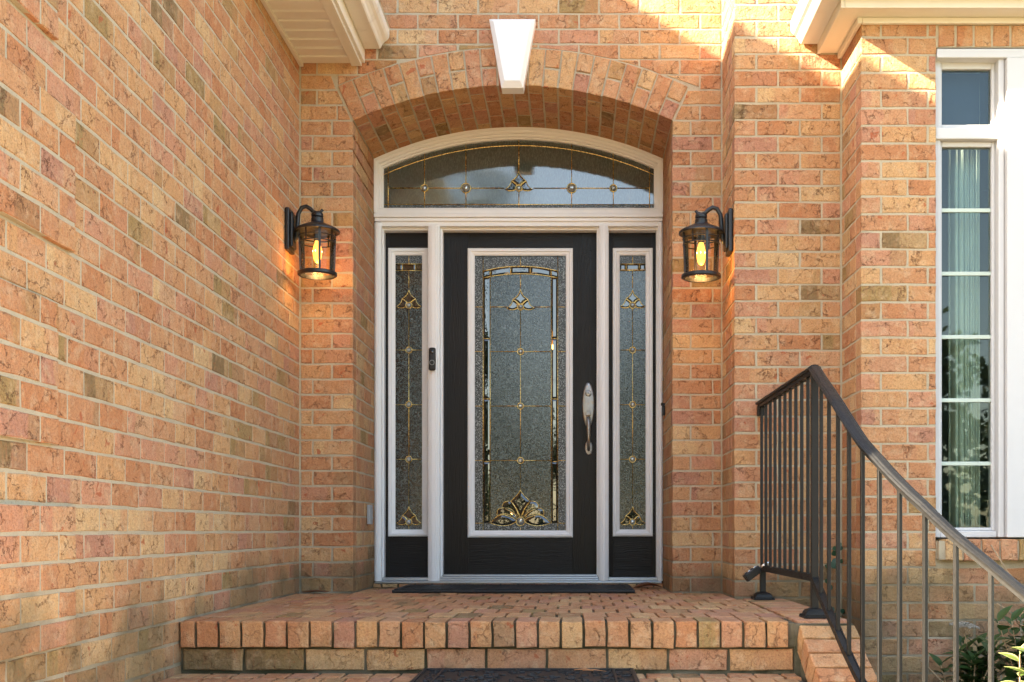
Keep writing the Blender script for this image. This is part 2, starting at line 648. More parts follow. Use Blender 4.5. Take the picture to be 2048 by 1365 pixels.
def brick_geo(poly, depth, rng, c=.0022, jit=.0024):
    """brick from its outline: chamfered, slightly crooked front face; +y runs into the wall"""
    n0 = len(poly)
    pts = []
    for i in range(n0):
        a, b = Vector(poly[i]), Vector(poly[(i + 1) % n0])
        pts.append(a)
        if (b - a).length > .05:
            pts.append((a + b) / 2)
    cen = sum(pts, Vector((0, 0))) / len(pts)
    n = len(pts)
    vs, fs = [], []
    for p in pts:                                   # outer ring, a little behind the face
        j = Vector((rng.uniform(-jit, jit), rng.uniform(-jit, jit))) * .8
        q = p + j
        vs.append((q.x, c, q.y))
    for p in pts:                                   # face ring
        d = (cen - p)
        q = p + d.normalized() * c * 1.8 + Vector((rng.uniform(-jit, jit), rng.uniform(-jit, jit))) * .6
        vs.append((q.x, rng.uniform(-.0011, .0003), q.y))
    for p in pts:
        vs.append((p.x, depth, p.y))
    vs.append((cen.x, rng.uniform(-.0008, .0015), cen.y))
    k = len(vs) - 1
    for i in range(n):
        j = (i + 1) % n
        fs.append((i, j, j + n, i + n))
        fs.append((i + 2 * n, j + 2 * n, j, i))
        fs.append((i + n, j + n, k))
    return vs, fs


def rect(w, h):
    return [(-w / 2, -h / 2), (w / 2, -h / 2), (w / 2, h / 2), (-w / 2, h / 2)]


class Wall:
    """collects bricks for one thing, then makes the ones that show largest single objects and joins the rest"""
    def __init__(s, root, mat='brick'):
        s.root, s.mat, s.items = root, mat, []

    def brick(s, c, U, V, N, w=None, h=None, d=.09, poly=None, wob=1.0):
        U, V, N = Vector(U), Vector(V), Vector(N)
        if poly is None:
            w, h = round(w, 3), round(h, 3)
        s.items.append((Vector(c), U, V, N, w, h, d, poly, wob))

    @staticmethod
    def basis(c, U, V, N):
        return Matrix(((U.x, -N.x, V.x, c.x), (U.y, -N.y, V.y, c.y), (U.z, -N.z, V.z, c.z), (0, 0, 0, 1)))

    def finish(s, limit=298):
        ranked = []
        for it in s.items:
            c, U, V, N, w, h, d, poly, wob = it
            w_, h_ = (w, h) if poly is None else (.12, .08)
            Y = max(c.y, .3)
            px, py = 1148 + c.x * 2200 / Y, 1060 - (c.z - EYE) * 2200 / Y
            face = abs(N.dot((c - Vector((0, 0, EYE))).normalized()))
            area = w_ * h_ * face / Y ** 2
            if not (-25 < px < 2075 and -25 < py < 1390):
                area *= 1e-3
            if N.dot(c - Vector((0, 0, EYE))) > 0:
                area *= 1e-2
            ranked.append((-area, len(ranked), it))
        ranked.sort()
        mass = []
        for i, (a, _, it) in enumerate(ranked):
            c, U, V, N, w, h, d, poly, wob = it
            rng = random.Random(int((c.x * 7919 + c.y * 104729 + c.z * 1299709) * 100) & 0xffffff)
            B = s.basis(c + N * rng.uniform(.0, .0009) * wob, U, V, N)
            B = B @ Matrix.Rotation(rng.gauss(0, .005) * wob, 4, 'Y') @ Matrix.Rotation(rng.uniform(-.003, .003) * wob, 4, 'Z') @ Matrix.Rotation(rng.uniform(-.008, .008) * wob, 4, 'X')
            if i < limit and (-a) > 0:
                if poly is None:
                    key = (w, h, round(d, 3), rng.randrange(5))
                    if key not in _rings:
                        _rings[key] = s.mesh(*brick_geo(rect(w, h), d, rng))
                    me = _rings[key]
                else:
                    me = s.mesh(*brick_geo(poly, d, rng))
                if not me.materials:
                    me.materials.append(M[s.mat])
                elif me.materials[0] != M[s.mat]:
                    k2 = key + (s.mat,)
                    if k2 not in _rings:
                        _rings[k2] = me.copy()
                        _rings[k2].materials.clear()
                        _rings[k2].materials.append(M[s.mat])
                    me = _rings[k2]
                o = bpy.data.objects.new('brick', me)
                COL.objects.link(o)
                o.matrix_basis = B
                adopt(o, s.root)
            else:
                vs, fs = brick_geo(poly or rect(w, h), d, rng)
                mass.append((B, vs, fs, rng.random()))
        if mass:
            V_, F_, L_, R_ = [], [], [], []
            for B, vs, fs, r in mass:
                b = len(V_)
                V_ += [tuple(B @ Vector(v)) for v in vs]
                F_ += [tuple(b + k for k in f) for f in fs]
                L_ += vs
                R_ += [r] * len(vs)
            me = s.mesh(V_, F_, L_)
            at = me.attributes.new('rnd', 'FLOAT', 'POINT')
            at.data.foreach_set('value', R_)
            me.materials.append(M[s.mat + '_mass'])
            o = bpy.data.objects.new('brickwork', me)
            COL.objects.link(o)
            o['kind'] = 'stuff'
            adopt(o, s.root)

    @staticmethod
    def mesh(vs, fs, loc=None):
        me = bpy.data.meshes.new('brick')
        me.from_pydata(vs, [], fs)
        at = me.attributes.new('loc', 'FLOAT_VECTOR', 'POINT')
        at.data.foreach_set('vector', [x for v in (loc or vs) for x in v])
        return me


def spans(u0, u1, phase, L=LEN, g=GAP, lo_gap=0.0, hi_gap=0.0):
    """running-bond pieces between u0 and u1, joints at phase + k L"""
    js = []
    k = math.floor((u0 - phase) / L)
    while phase + k * L < u1 + L:
        j = phase + k * L
        if u0 + .035 < j < u1 - .035:
            js.append(j)
        k += 1
    ed = [u0] + js + [u1]
    out = []
    for i in range(len(ed) - 1):
        a = ed[i] + (g / 2 if i else lo_gap)
        b = ed[i + 1] - (g / 2 if i < len(ed) - 2 else hi_gap)
        out.append((a, b))
    return out


def front_course(W, k, x0, x1, y, phase, lo=0., hi=0., d=.09):
    zc = Z0 + (k + .5) * PITCH
    for a, b in spans(x0, x1, phase, lo_gap=lo, hi_gap=hi):
        W.brick(((a + b) / 2, y, zc), (1, 0, 0), (0, 0, 1), (0, -1, 0), b - a, BH, d)


def side_course(W, k, y0, y1, x, facing, phase, lo=0., hi=0., d=.09):
    """facing +1: the face looks to +X; -1: to -X"""
    zc = Z0 + (k + .5) * PITCH
    for a, b in spans(y0, y1, phase, lo_gap=lo, hi_gap=hi):
        W.brick((x, (a + b) / 2, zc), (0, facing, 0), (0, 0, 1), (facing, 0, 0), b - a, BH, d)


# ------------------------------------------------------------------ setting
GZ = -0.57
me_o = MB().box(-400, 400, -400, 400, GZ - .5, GZ).build('ground', 'lawn')
structure(me_o)
structure(MB().box(-1.9, 1.25, -9.0, 3.2, GZ + .004, GZ + .03).build('walkway', 'walk'))
structure(MB().box(1.3, 6.5, 2.2, 4.98, GZ + .004, GZ + .02).build('planting_bed', 'mulch'))

# key planes of the house
XL = -1.447                 # long side wall
YC = 2.70                   # its front corner
YB = 5.80                   # entry wall
XO0, XO1 = -1.165, 0.519    # door opening
XP = 0.782                  # pier side
YP = 5.36                   # pier face
XQ = 1.305                  # window bay side
YQ = 5.00                   # window bay face
YF = 6.395                  # door frame face
YD = 6.50                   # door face
AX, AR, AZ = -0.323, 2.009, 0.668   # arch centre and radius of the underside
RING = 0.196
TOP = 3.45
m_ = .0019                   # how far the joints sit back

# ---- long side wall with proud quoins
w1 = thing('brick_wall', 'long shaded brick side wall with proud corner quoins beneath the ribbed soffit', 'wall', (XL, 4.2, GZ))
MB().box(XL - .6, XL - m_, YC + m_, 6.6, GZ - .2, 2.90).box(-6.3, XL - .59, YC + m_, 6.6, GZ - .2, 2.90).build('mortar', 'mortar', w1)
for blk in range(-1, 6):
    edge = YC + .04 + (2 * LEN if blk % 2 == 0 else 1.5 * LEN)
    za = Z0 + blk * 7 * PITCH + GAP * .5
    MB().box(XL - .05, XL + .016 - m_, YC + m_, edge - .008, za, za + 5 * PITCH - GAP).build('quoin_bed', 'mortar', w1)
W = Wall(w1)
for k in range(-7, 36):
    q = (k % 7 < 5)
    blk = k // 7
    edge = YC + .04 + (2 * LEN if blk % 2 == 0 else 1.5 * LEN)
    odd = k % 2
    if q:
        side_course(W, k, YC, edge - .004, XL + .016, 1, edge - (LEN / 2 if odd else 0), d=.11)
        side_course(W, k, edge, YB, XL, 1, YC + (LEN / 2 if odd else 0) + .02, hi=.008, d=.06)
        front_course(W, k, XL - (2 if blk % 2 else 1.5) * LEN, XL - .09, YC - .022, XL - .1 + (LEN / 2 if odd else 0), d=.1)
        front_course(W, k, -3.4, XL - (2 if blk % 2 else 1.5) * LEN - .004, YC, XL - .1 + (LEN / 2 if odd else 0), d=.06)
    else:
        side_course(W, k, YC, YB, XL, 1, YC + (LEN / 2 if odd else 0), hi=.008, d=.09)
        front_course(W, k, -3.4, XL - .1, YC, XL - .1 + (LEN / 2 if odd else 0), d=.09)
W.finish()

# ---- entry wall with segmental arch
w2 = thing('brick_wall', 'brick entry wall with segmental arch and white keystone around the black front door', 'wall', (AX, YB, 0))


def arch_z(x, r):
    return AZ + math.sqrt(max(r * r - (x - AX) ** 2, 0))


mb = MB()
mb.box(XL - .1, XO0 - m_, YB + m_, 6.62, GZ, 2.2)
mb.box(XO1 + m_, XP + .3, YB + m_, 6.62, GZ, 2.2)
N_ = 28
xs = [XL - .1] + [XO0 - m_ + (XO1 - XO0 + 2 * m_) * i / N_ for i in range(N_ + 1)] + [XP + .3]
zs = [2.2] + [arch_z(x, AR + m_) for x in xs[1:-1]] + [2.2]
for i in range(len(xs) - 1):
    a, b = xs[i], xs[i + 1]
    if i == 0:
        za = zb = 2.2
    elif i == len(xs) - 2:
        za = zb = 2.2
    else:
        za, zb = zs[i], zs[i + 1]
    mb.add([(a, YB + m_, za), (b, YB + m_, zb), (b, YB + m_, TOP), (a, YB + m_, TOP), (a, 6.62, za), (b, 6.62, zb), (b, 6.62, TOP), (a, 6.62, TOP)],
           [(0, 1, 2, 3), (0, 4, 5, 1), (7, 6, 5, 4), (3, 2, 6, 7)])
mb.build('mortar', 'mortar', w2)

W = Wall(w2)
th0 = math.asin((XO1 - XO0) / 2 / AR)
NV = 22
rE = AR + RING


def clip_out(poly):
    """trim a brick outline against the arch's outer curve (taken straight across the brick)"""
    xs_ = [p[0] for p in poly]
    xa, xb = min(xs_), max(xs_)
    r = rE + GAP
    lim = r * math.sin(th0) + .02

    def zz(x):
        return arch_z(max(min(x, AX + lim), AX - lim), r)
    za, zb = zz(xa), zz(xb)
    n = Vector((-(zb - za), xb - xa)).normalized()
    out = []
    m = len(poly)
    for i in range(m):
        p, q = Vector(poly[i]), Vector(poly[(i + 1) % m])
        dp, dq = (p - Vector((xa, za))).dot(n), (q - Vector((xa, za))).dot(n)
        if dp >= 0:
            out.append(p)
        if dp * dq < 0:
            out.append(p + (q - p) * dp / (dp - dq))
    return out


def clip_side(poly, s):
    """trim a brick outline against the skewed springing line of the ring"""
    a = Vector((AX + s * AR * math.sin(th0), AZ + AR * math.cos(th0)))
    d = Vector((s * math.sin(th0), math.cos(th0)))
    n = Vector((d.y, -d.x)) * s
    a = a + n * GAP
    out = []
    m = len(poly)
    for i in range(m):
        p, q = Vector(poly[i]), Vector(poly[(i + 1) % m])
        dp, dq = (p - a).dot(n), (q - a).dot(n)
        if dp >= 0:
            out.append(p)
        if dp * dq < 0:
            out.append(p + (q - p) * dp / (dp - dq))
    return out


def area(poly):
    return .5 * abs(sum(poly[i][0] * poly[(i + 1) % len(poly)][1] - poly[(i + 1) % len(poly)][0] * poly[i][1] for i in range(len(poly))))


zs0 = AZ + AR * math.cos(th0)
for k in range(-1, 42):
    z0, z1 = Z0 + k * PITCH + GAP / 2, Z0 + (k + 1) * PITCH - GAP / 2
    odd = k % 2
    if z1 < zs0:
        front_course(W, k, XL, XO0, YB, XO0 - (LEN if odd else LEN / 2 + .005), lo=.008)
        front_course(W, k, XO1, XP, YB, XO1 + (LEN if odd else LEN / 2 - .01), hi=.008)
        side_course(W, k, YB + .1, 6.6, XO0, 1, YB + .1 + (LEN if odd else LEN * .5), lo=.0)
        side_course(W, k, YB + .1, 6.6, XO1, -1, YB + .1 + (LEN if odd else LEN * .5), lo=.0)
        continue
    if z0 < zs0 + .05:
        side_course(W, k, YB + .1, 6.6, XO0, 1, YB + .1 + (LEN if odd else LEN * .5), lo=.0)
        side_course(W, k, YB + .1, 6.6, XO1, -1, YB + .1 + (LEN if odd else LEN * .5), lo=.0)
    for a, b in spans(XL, XP, AX + (LEN / 2 if odd else 0) + .03, lo_gap=.008, hi_gap=.008):
        poly = [(a, z0), (b, z0), (b, z1), (a, z1)]
        if z0 < AZ + rE + .02 and b > AX - rE * math.sin(th0) - .3 and a < AX + rE * math.sin(th0) + .3:
            ce = (a + b) / 2
            zc_ = AZ + rE * math.cos(th0)
            outer = abs(ce - AX) > rE * math.sin(th0) - .03
            if z1 < zc_ or (z0 < zc_ and outer):
                poly = clip_side(poly, -1 if ce < AX else 1)
            else:
                poly = clip_out(poly)
            if len(poly) < 3 or area(poly) < 5e-4:
                continue
        cx, cz = sum(p[0] for p in poly) / len(poly), sum(p[1] for p in poly) / len(poly)
        rel = [(p[0] - cx, p[1] - cz) for p in poly]
        if len(poly) == 4 and abs(area(poly) - (b - a) * (z1 - z0)) < 1e-7:
            W.brick((cx, YB, cz), (1, 0, 0), (0, 0, 1), (0, -1, 0), b - a, z1 - z0)
        else:
            W.brick((cx, YB, cz), (1, 0, 0), (0, 0, 1), (0, -1, 0), poly=rel, d=.08)
# voussoirs and the underside of the arch
for i in range(NV):
    t0 = -th0 + 2 * th0 * i / NV
    t1 = -th0 + 2 * th0 * (i + 1) / NV
    tm = (t0 + t1) / 2
    rad = Vector((math.sin(tm), 0, math.cos(tm)))
    tan = Vector((math.cos(tm), 0, -math.sin(tm)))
    full = (i % 2 == 0)
    rows = [(AR, rE)] if full else [(AR, AR + .092), (AR + .104, rE)]
    for ra, rb in rows:
        ha, hb = ra * (t1 - t0) / 2 - GAP * .45, rb * (t1 - t0) / 2 - GAP * .45
        rm = (ra + rb) / 2
        c = Vector((AX, YB - .004, AZ)) + rad * rm
        W.brick(c, tan, rad, (0, -1, 0), poly=[(-ha, ra - rm), (ha, ra - rm), (hb, rb - rm), (-hb, rb - rm)], d=.095 if full else .2)
    y = YB + (.095 if full else .2) + GAP
    wdt = AR * (t1 - t0) - GAP
    while y < 6.5:
        y2 = min(y + LEN - GAP, 6.6)
        c = Vector((AX, (y + y2) / 2, AZ)) + rad * AR
        W.brick(c, (0, 1, 0), -tan, -rad, y2 - y, wdt, .06)
        y += LEN
W.finish(330)
# white keystone
mb = MB()
kz0, kz1 = 2.640, 3.000
kc = -.322
kf = YB - .08


def kw(z):
    return .057 + (z - kz0) / (kz1 - kz0) * (.121 - .057)


o_ = [(kc - kw(kz0), kz0), (kc + kw(kz0), kz0), (kc + kw(kz1), kz1), (kc - kw(kz1), kz1)]
i_ = [(kc - kw(kz0 + .03) + .022, kz0 + .032), (kc + kw(kz0 + .03) - .022, kz0 + .032), (kc + kw(kz1) - .024, kz1 - .018), (kc - kw(kz1) + .024, kz1 - .018)]
mb.add([(x, YB + .02, z) for x, z in o_] + [(x, kf + .022, z) for x, z in o_] + [(x, kf, z) for x, z in i_],
       [(0, 1, 5, 4), (1, 2, 6, 5), (2, 3, 7, 6), (3, 0, 4, 7), (4, 5, 9, 8), (5, 6, 10, 9), (6, 7, 11, 10), (7, 4, 8, 11), (8, 9, 10, 11), (3, 2, 1, 0)])
MB().box(XL - .1, XP + .3, 6.64, 6.70, GZ, TOP).build('backing', 'mortar', w2)  # unseen panel added to keep daylight from leaking in behind the door
ko = mb.build('keystone', 'white', w2, bevel=.002)

# ---- pier between entry and window bay
w3 = thing('brick_wall', 'brick pier wall behind the handrail, between the entry recess and the window bay', 'wall', ((XP + XQ) / 2, YP, GZ))
MB().box(XP + m_, XQ + .3, YP + m_, 6.0, GZ - .2, TOP).build('mortar', 'mortar', w3)
W = Wall(w3)
for k in range(-7, 42):
    odd = k % 2
    front_course(W, k, XP, XQ, YP, XP + (LEN if odd else LEN / 2 + .0), hi=.008)
    if k >= -1:
        side_course(W, k, YP + .1, YB, XP, -1, YP + .1 + (LEN / 2 if odd else LEN), hi=.008)
W.finish()

# ---- window bay wall
w4 = thing('brick_wall', 'brick wall of the projecting bay holding the tall narrow window', 'wall', (1.9, YQ, GZ))
XW = 1.648
WT, WBOT = 2.524, .300
mb = MB()
mb.box(XQ + m_, XW - .004, YQ + m_, 5.6, GZ - .2, 2.9)
mb.box(XW - .004, 3.25, YQ + m_, 5.35, GZ - .2, WBOT - .02)
mb.box(XW - .004, 3.25, YQ + m_, 5.35, WT + .004, 2.9)
mb.box(3.08, 3.4, YQ + m_, 5.35, WBOT - .02, WT + .004)
mb.build('mortar', 'mortar', w4)
W = Wall(w4)
ZFR = 2.628
for k in range(-7, 33):
    odd = k % 2
    zt = Z0 + (k + 1) * PITCH
    ph = XQ + (LEN if odd else LEN / 2 - .015)
    hgt = min(BH, ZFR - (Z0 + k * PITCH))
    if zt > WBOT - .09 and True:
        front_course(W, k, XQ, XW - .003, YQ, ph, d=.09)
        front_course(W, k, 3.08, 3.3, YQ, ph, d=.09)
    else:
        front_course(W, k, XQ, 3.3, YQ, ph, d=.09)
    side_course(W, k, YQ + .1, YP, XQ, -1, YQ + .1 + (LEN / 2 if odd else LEN), hi=.008)
x = XW + .045
while x < 3.1:                                           # brick-on-edge head and sill
    W.brick((x, YQ - .002, (WT + ZFR) / 2 + .004), (1, 0, 0), (0, 0, 1), (0, -1, 0), .071, .094, .09)
    W.brick((x + .02, YQ - .045, .2440), (1, 0, 0), (0, 0, 1), (0, -1, 0), .073, .096, .15)
    x += .083
W.finish()
MB().box(XW + .0, 3.1, YQ - .036, YQ + .03, .2, .285).build('sill_bed', 'mortar', w4)

# ------------------------------------------------------------------ eaves, gutters, roofs
ev = thing('eave', 'ribbed cream vinyl soffit with trim and shingle roof along the long side wall', 'eave', (XL + .17, 4.2, 2.79))
SX0, SX1, SZ = XL + .006, -1.118, 2.790
mb = MB()
prof = [(0, 0), (.034, 0), (.038, .009), (.046, .009), (.050, 0), (.084, 0), (.088, .009), (.098, .009)]
y = YB - .012
n_pan = 0
while y > 1.9:                                            # one ribbed panel about every 10 cm
    q = MB()
    q.add([(SX0 + .01, y, SZ), (SX1 - .02, y, SZ), (SX1 - .02, y - .082, SZ - .003), (SX0 + .01, y - .082, SZ - .003),
           (SX0 + .01, y - .084, SZ + .014), (SX1 - .02, y - .084, SZ + .014), (SX1 - .02, y - .1, SZ + .014), (SX0 + .01, y - .1, SZ + .014),
           (SX0 + .01, y, SZ + .02), (SX1 - .02, y, SZ + .02), (SX0 + .01, y - .1, SZ + .02), (SX1 - .02, y - .1, SZ + .02)],
          [(0, 1, 2, 3), (3, 2, 5, 4), (4, 5, 6, 7), (0, 8, 9, 1), (7, 6, 11, 10), (8, 10, 11, 9)])
    q.build('soffit_panel', 'cream', ev)
    y -= .1
MB().box(XL + .001, XL + .022, 1.9, YB - .003, SZ - .016, SZ + .03).build('wall_trim', 'cream', ev, bevel=.002)
MB().box(SX1 - .055, SX1, 1.9, YB - .002, SZ - .012, SZ + .02).build('edge_trim', 'cream', ev, bevel=.003)
MB().box(SX1 + .001, SX1 + .016, 1.9, YB - .003, SZ + .004, 2.985).build('fascia', 'cream', ev, bevel=.002)
mb = MB()
RX, RZ = -3.47, 5.455
mb.add([(-1.02, 1.85, 2.99), (RX, 1.85, RZ), (RX, 6.4, RZ), (-1.02, 6.4, 2.99), (-1.10, 1.85, 2.93), (RX, 1.85, RZ - .12), (RX, 6.4, RZ - .12), (-1.10, 6.4, 2.93)],
       [(0, 1, 2, 3), (7, 6, 5, 4), (0, 4, 5, 1), (3, 2, 6, 7), (0, 3, 7, 4)])
mb.add([(RX, 1.85, RZ), (RX - 2.6, 1.85, 2.86), (RX - 2.6, 6.4, 2.86), (RX, 6.4, RZ), (RX, 1.85, RZ - .12), (RX - 2.6, 1.85, 2.74), (RX - 2.6, 6.4, 2.74), (RX, 6.4, RZ - .12)],
       [(0, 1, 2, 3), (7, 6, 5, 4), (0, 4, 5, 1), (3, 2, 6, 7)])
mb.add([(-1.5, YC + .02, 2.8), (RX, YC + .02, RZ - .15), (RX - 2.5, YC + .02, 2.8), (-1.5, YC + .12, 2.8), (RX, YC + .12, RZ - .15), (RX - 2.5, YC + .12, 2.8)],
       [(0, 1, 2), (5, 4, 3)])
mb.build('roof', 'roof', ev)


def gutter_profile(s):
    """K-style gutter outline, (out, up); open trough"""
    p = [(0, .105), (0, 0), (.080, 0), (.086, .006), (.092, .020), (.104, .034), (.118, .044), (.128, .058), (.130, .076), (.130, .098), (.118, .098), (.118, .105), (.134, .105)]
    return p


def gutter(parent, path, outdir, mat):
    """path runs along the fascia at the gutter's bottom corner; outdir points away from the wall at each end"""
    prof = gutter_profile(1)
    t = .003
    ring = prof + [(a - t if a > .05 else a + t, b + t) for a, b in reversed(prof)]
    vs, n = [], len(ring)
    for p, o in zip(path, outdir):
        p, o = Vector(p), Vector(o)
        for a, b in ring:
            vs.append(p + o * a + Vector((0, 0, b)))
    fs = []
    for i in range(len(path) - 1):
        for k in range(n):
            k2 = (k + 1) % n
            fs.append((i * n + k, i * n + k2, (i + 1) * n + k2, (i + 1) * n + k))
    return MB().add(vs, fs).build('trough', mat, parent)


g1 = thing('gutter', 'cream rain gutter with brown weather stains and a closed end above the arch', 'gutter', (-1.05, 4, 2.86))
GX = SX1 + .018
gutter(g1, [(GX, 1.9, 2.862), (GX, YB - .02, 2.862)], [(1, 0, 0)] * 2, 'gutter')
pr = gutter_profile(1)
q = MB()
for yy in (YB - .019, 1.9):
    b = [(GX + a, z + 2.862) for a, z in pr if not (a == .118)]
    q.prism(b, yy - .002, yy)
q.build('end_cap', 'gutter', g1)

e2 = thing('eave', 'boxed white soffit, frieze and fascia wrapping the window bay', 'eave', (1.3, 4.9, 2.65))
FX, FY, FZ = 1.203, 4.900, 2.656
MB().box(FX, 4.2, FY, YQ, FZ, FZ + .02).box(FX, XQ + .2, YQ + .0002, YP - .004, FZ, FZ + .02).build('soffit', 'cream', e2)
MB().box(FX - .018, FX - .001, FY - .018, YP - .003, FZ - .004, 2.81).build('fascia', 'cream', e2, bevel=.002)
MB().box(FX, 4.2, FY - .018, FY - .001, FZ - .004, 2.81).build('fascia', 'cream', e2, bevel=.002)
MB().box(XQ - .022, XQ - .001, YQ - .022, YP - .003, ZFR, FZ - .001).build('frieze', 'cream', e2, bevel=.003)
MB().box(XQ, 4.2, YQ - .022, YQ - .001, ZFR, FZ - .001).build('frieze', 'cream', e2, bevel=.003)
mb = MB()
mb.add([(1.09, 4.79, 2.815), (4.2, 4.79, 2.815), (4.2, 6.6, 4.2), (2.6, 6.6, 4.2), (1.09, YP - .01, 2.815), (2.6, YP - .01, 3.9)],
       [(0, 1, 2, 3), (0, 3, 5, 4)])
mb.build('roof', 'roof', e2)
g2 = thing('gutter', 'white rain gutter turning the corner of the window bay', 'gutter', (1.1, 5, 2.7))
gutter(g2, [(FX - .019, YP - .012, 2.698), (FX - .019, FY - .019, 2.698), (4.2, FY - .019, 2.698)], [(-1, 0, 0), (-1, -1, 0), (0, -1, 0)], 'whitegutter')
q = MB()
q.prism([(FX - .019 - a, z + 2.698) for a, z in reversed(gutter_profile(1)) if a != .118], YP - .012, YP - .009)
q.build('end_cap', 'whitegutter', g2)

# ------------------------------------------------------------------ door frame
fr = thing('door_frame', 'white painted frame and aluminium sill joining door, sidelights and fanlight', 'door frame', (AX, YF, .036))
JL0, JL1 = -1.165, -1.122      # jambs
JR0, JR1 = .490, .519
ML0, ML1 = -.851, -.782        # mullions
MR0, MR1 = .146, .200
HZ0, HZ1 = 2.104, 2.150        # head under the fanlight
TZ0 = 2.212                    # glass line of the fanlight
SILL = .036


def moulding_v(x0, x1, z0, z1, name, inner):
    """upright with a stepped face; inner = sides that return to the door face"""
    q = MB()
    w = x1 - x0
    q.box(x0, x1, YF + .012, YD + .03, z0, z1)
    q.box(x0 + w * .14, x1 - w * .14, YF, YF + .02, z0, z1 - .001)
    q.box(x0 + w * .30, x1 - w * .30, YF - .006, YF + .02, z0, z1 - .002)
    return q.build(name, 'white', fr, bevel=.003)


moulding_v(JL0 + .001, JL1, SILL, HZ0 + .02, 'jamb', 1)
moulding_v(JR0, JR1 - .001, SILL, HZ0 + .02, 'jamb', 1)
moulding_v(ML0, ML1, SILL, HZ0 + .006, 'mullion', 1)
moulding_v(MR0, MR1, SILL, HZ0 + .006, 'mullion', 1)
q = MB()
q.box(JL1 - .006, JR0 + .006, YF + .014, YD + .03, HZ0, HZ1 + .004)
q.box(JL0 + .004, JR1 - .004, YF + .002, YD + .03, HZ0 + .026, HZ1)
q.box(JL0 + .002, JR1 - .002, YF - .010, YD + .03, HZ1 + .001, HZ1 + .022)
q.box(JL0 + .004, JR1 - .004, YF + .003, YD + .03, HZ1 + .023, TZ0 - .012)
q.box(JL1 - .012, JR0 + .012, YF + .016, YD + .03, TZ0 - .011, TZ0)
q.build('head', 'white', fr, bevel=.003)
# door stops (recessed inner lips)
for a, b in ((ML1 - .001, ML1 + .013), (MR0 - .013, MR0 + .001), (JL1 - .001, JL1 + .008), (ML0 - .003, ML0 + .001), (MR1 - .001, MR1 + .004), (JR0 - .007, JR0 + .001)):
    MB().box(a, b, YF + .05, YD + .02, SILL, HZ0 + .002).build('stop', 'white', fr, bevel=.002)
for a, b in ((ML1 + .012, MR0 - .012), (JL1 + .007, ML0 - .002), (MR1 + .003, JR0 - .006)):
    MB().box(a, b, YF + .05, YD + .02, HZ0 - .014, HZ0 + .002).build('stop', 'white', fr, bevel=.002)
# arched head of the fanlight: stepped rings
q = MB()
RO = AR + .004
FZ0 = TZ0 - .03


def ring_pts(r, n=40):
    """arc from jamb to jamb, closed by short uprights"""
    half = (JR1 - JL0) / 2 - (AR - r) * .86
    c = (JR1 + JL0) / 2
    return [(c - half + 2 * half * i / n, AZ + math.sqrt(r * r - (-half + 2 * half * i / n) ** 2)) for i in range(n + 1)]


def ring_part(r0, r1, y0, y1):
    a, b = ring_pts(r0), ring_pts(r1)
    pa = [(a[0][0], FZ0)] + a + [(a[-1][0], FZ0)]
    pb = [(b[0][0], FZ0)] + b + [(b[-1][0], FZ0)]
    n = len(pa)
    vs = [(x, y0, z) for x, z in pa] + [(x, y0, z) for x, z in pb] + [(x, y1, z) for x, z in pa] + [(x, y1, z) for x, z in pb]
    fs = []
    for i in range(n - 1):
        fs += [(i, i + 1, n + i + 1, n + i), (n + i, n + i + 1, 3 * n + i + 1, 3 * n + i), (i + 1, i, 2 * n + i, 2 * n + i + 1)]
    q.add(vs, fs)


ring_part(AR - .002, AR - .018, YF - .004, YF + .08)
ring_part(AR - .017, AR - .036, YF + .006, YF + .08)
ring_part(AR - .035, AR - .050, YF + .018, YF + .08)
ring_part(AR - .049, AR - .060, YF + .032, YF + .08)
q.build('arched_head', 'white', fr)
# sill
q = MB()
q.box(JL0 + .01, JR1 - .01, YF - .03, YD + .05, SILL - .012, SILL)
q.box(ML1 + .002, MR0 - .002, YF - .012, YD + .05, SILL + .001, SILL + .012)
q.box(ML1 + .002, MR0 - .002, YF + .02, YD + .05, SILL + .013, SILL + .024)
q.box(ML1 + .002, MR0 - .002, YF + .05, YD + .05, SILL + .025, SILL + .036)
q.build('sill', 'alum', fr, bevel=.003)
for a, b in ((JL1, ML0), (MR1, JR0)):
    MB().box(a, b, YF + .03, YD + .05, SILL + .001, SILL + .02).build('sill_fillet', 'alum', fr, bevel=.003)

# ------------------------------------------------------------------ leaded glass
CR = .0025                              # half-width of the brass lines


def came(parent, pts, y, r=CR):
    o = MB().tube([(x, y, z) for x, z in pts], r, 6).build('came', 'brass', parent, smooth=True)
    return o


def jewel(parent, x, z, y, r):
    MB().lathe([(0, r * .62), (r * .35, r * .58), (r * .62, r * .40), (r * .85, r * .12), (r * .86, 0)], (x, y, z), 8, 'y').build('jewel', 'jewel', parent)
    pts = [(x + r * math.cos(2 * math.pi * i / 20), y - .001, z + r * math.sin(2 * math.pi * i / 20)) for i in range(20)]
    MB().tube(pts, CR * .95, 6, closed=True).build('jewel_rim', 'brass', parent, smooth=True)


def bez(p0, p1, p2, n=8):
    return [((1 - t) ** 2 * p0[0] + 2 * t * (1 - t) * p1[0] + t * t * p2[0], (1 - t) ** 2 * p0[1] + 2 * t * (1 - t) * p1[1] + t * t * p2[1]) for t in [i / n for i in range(n + 1)]]


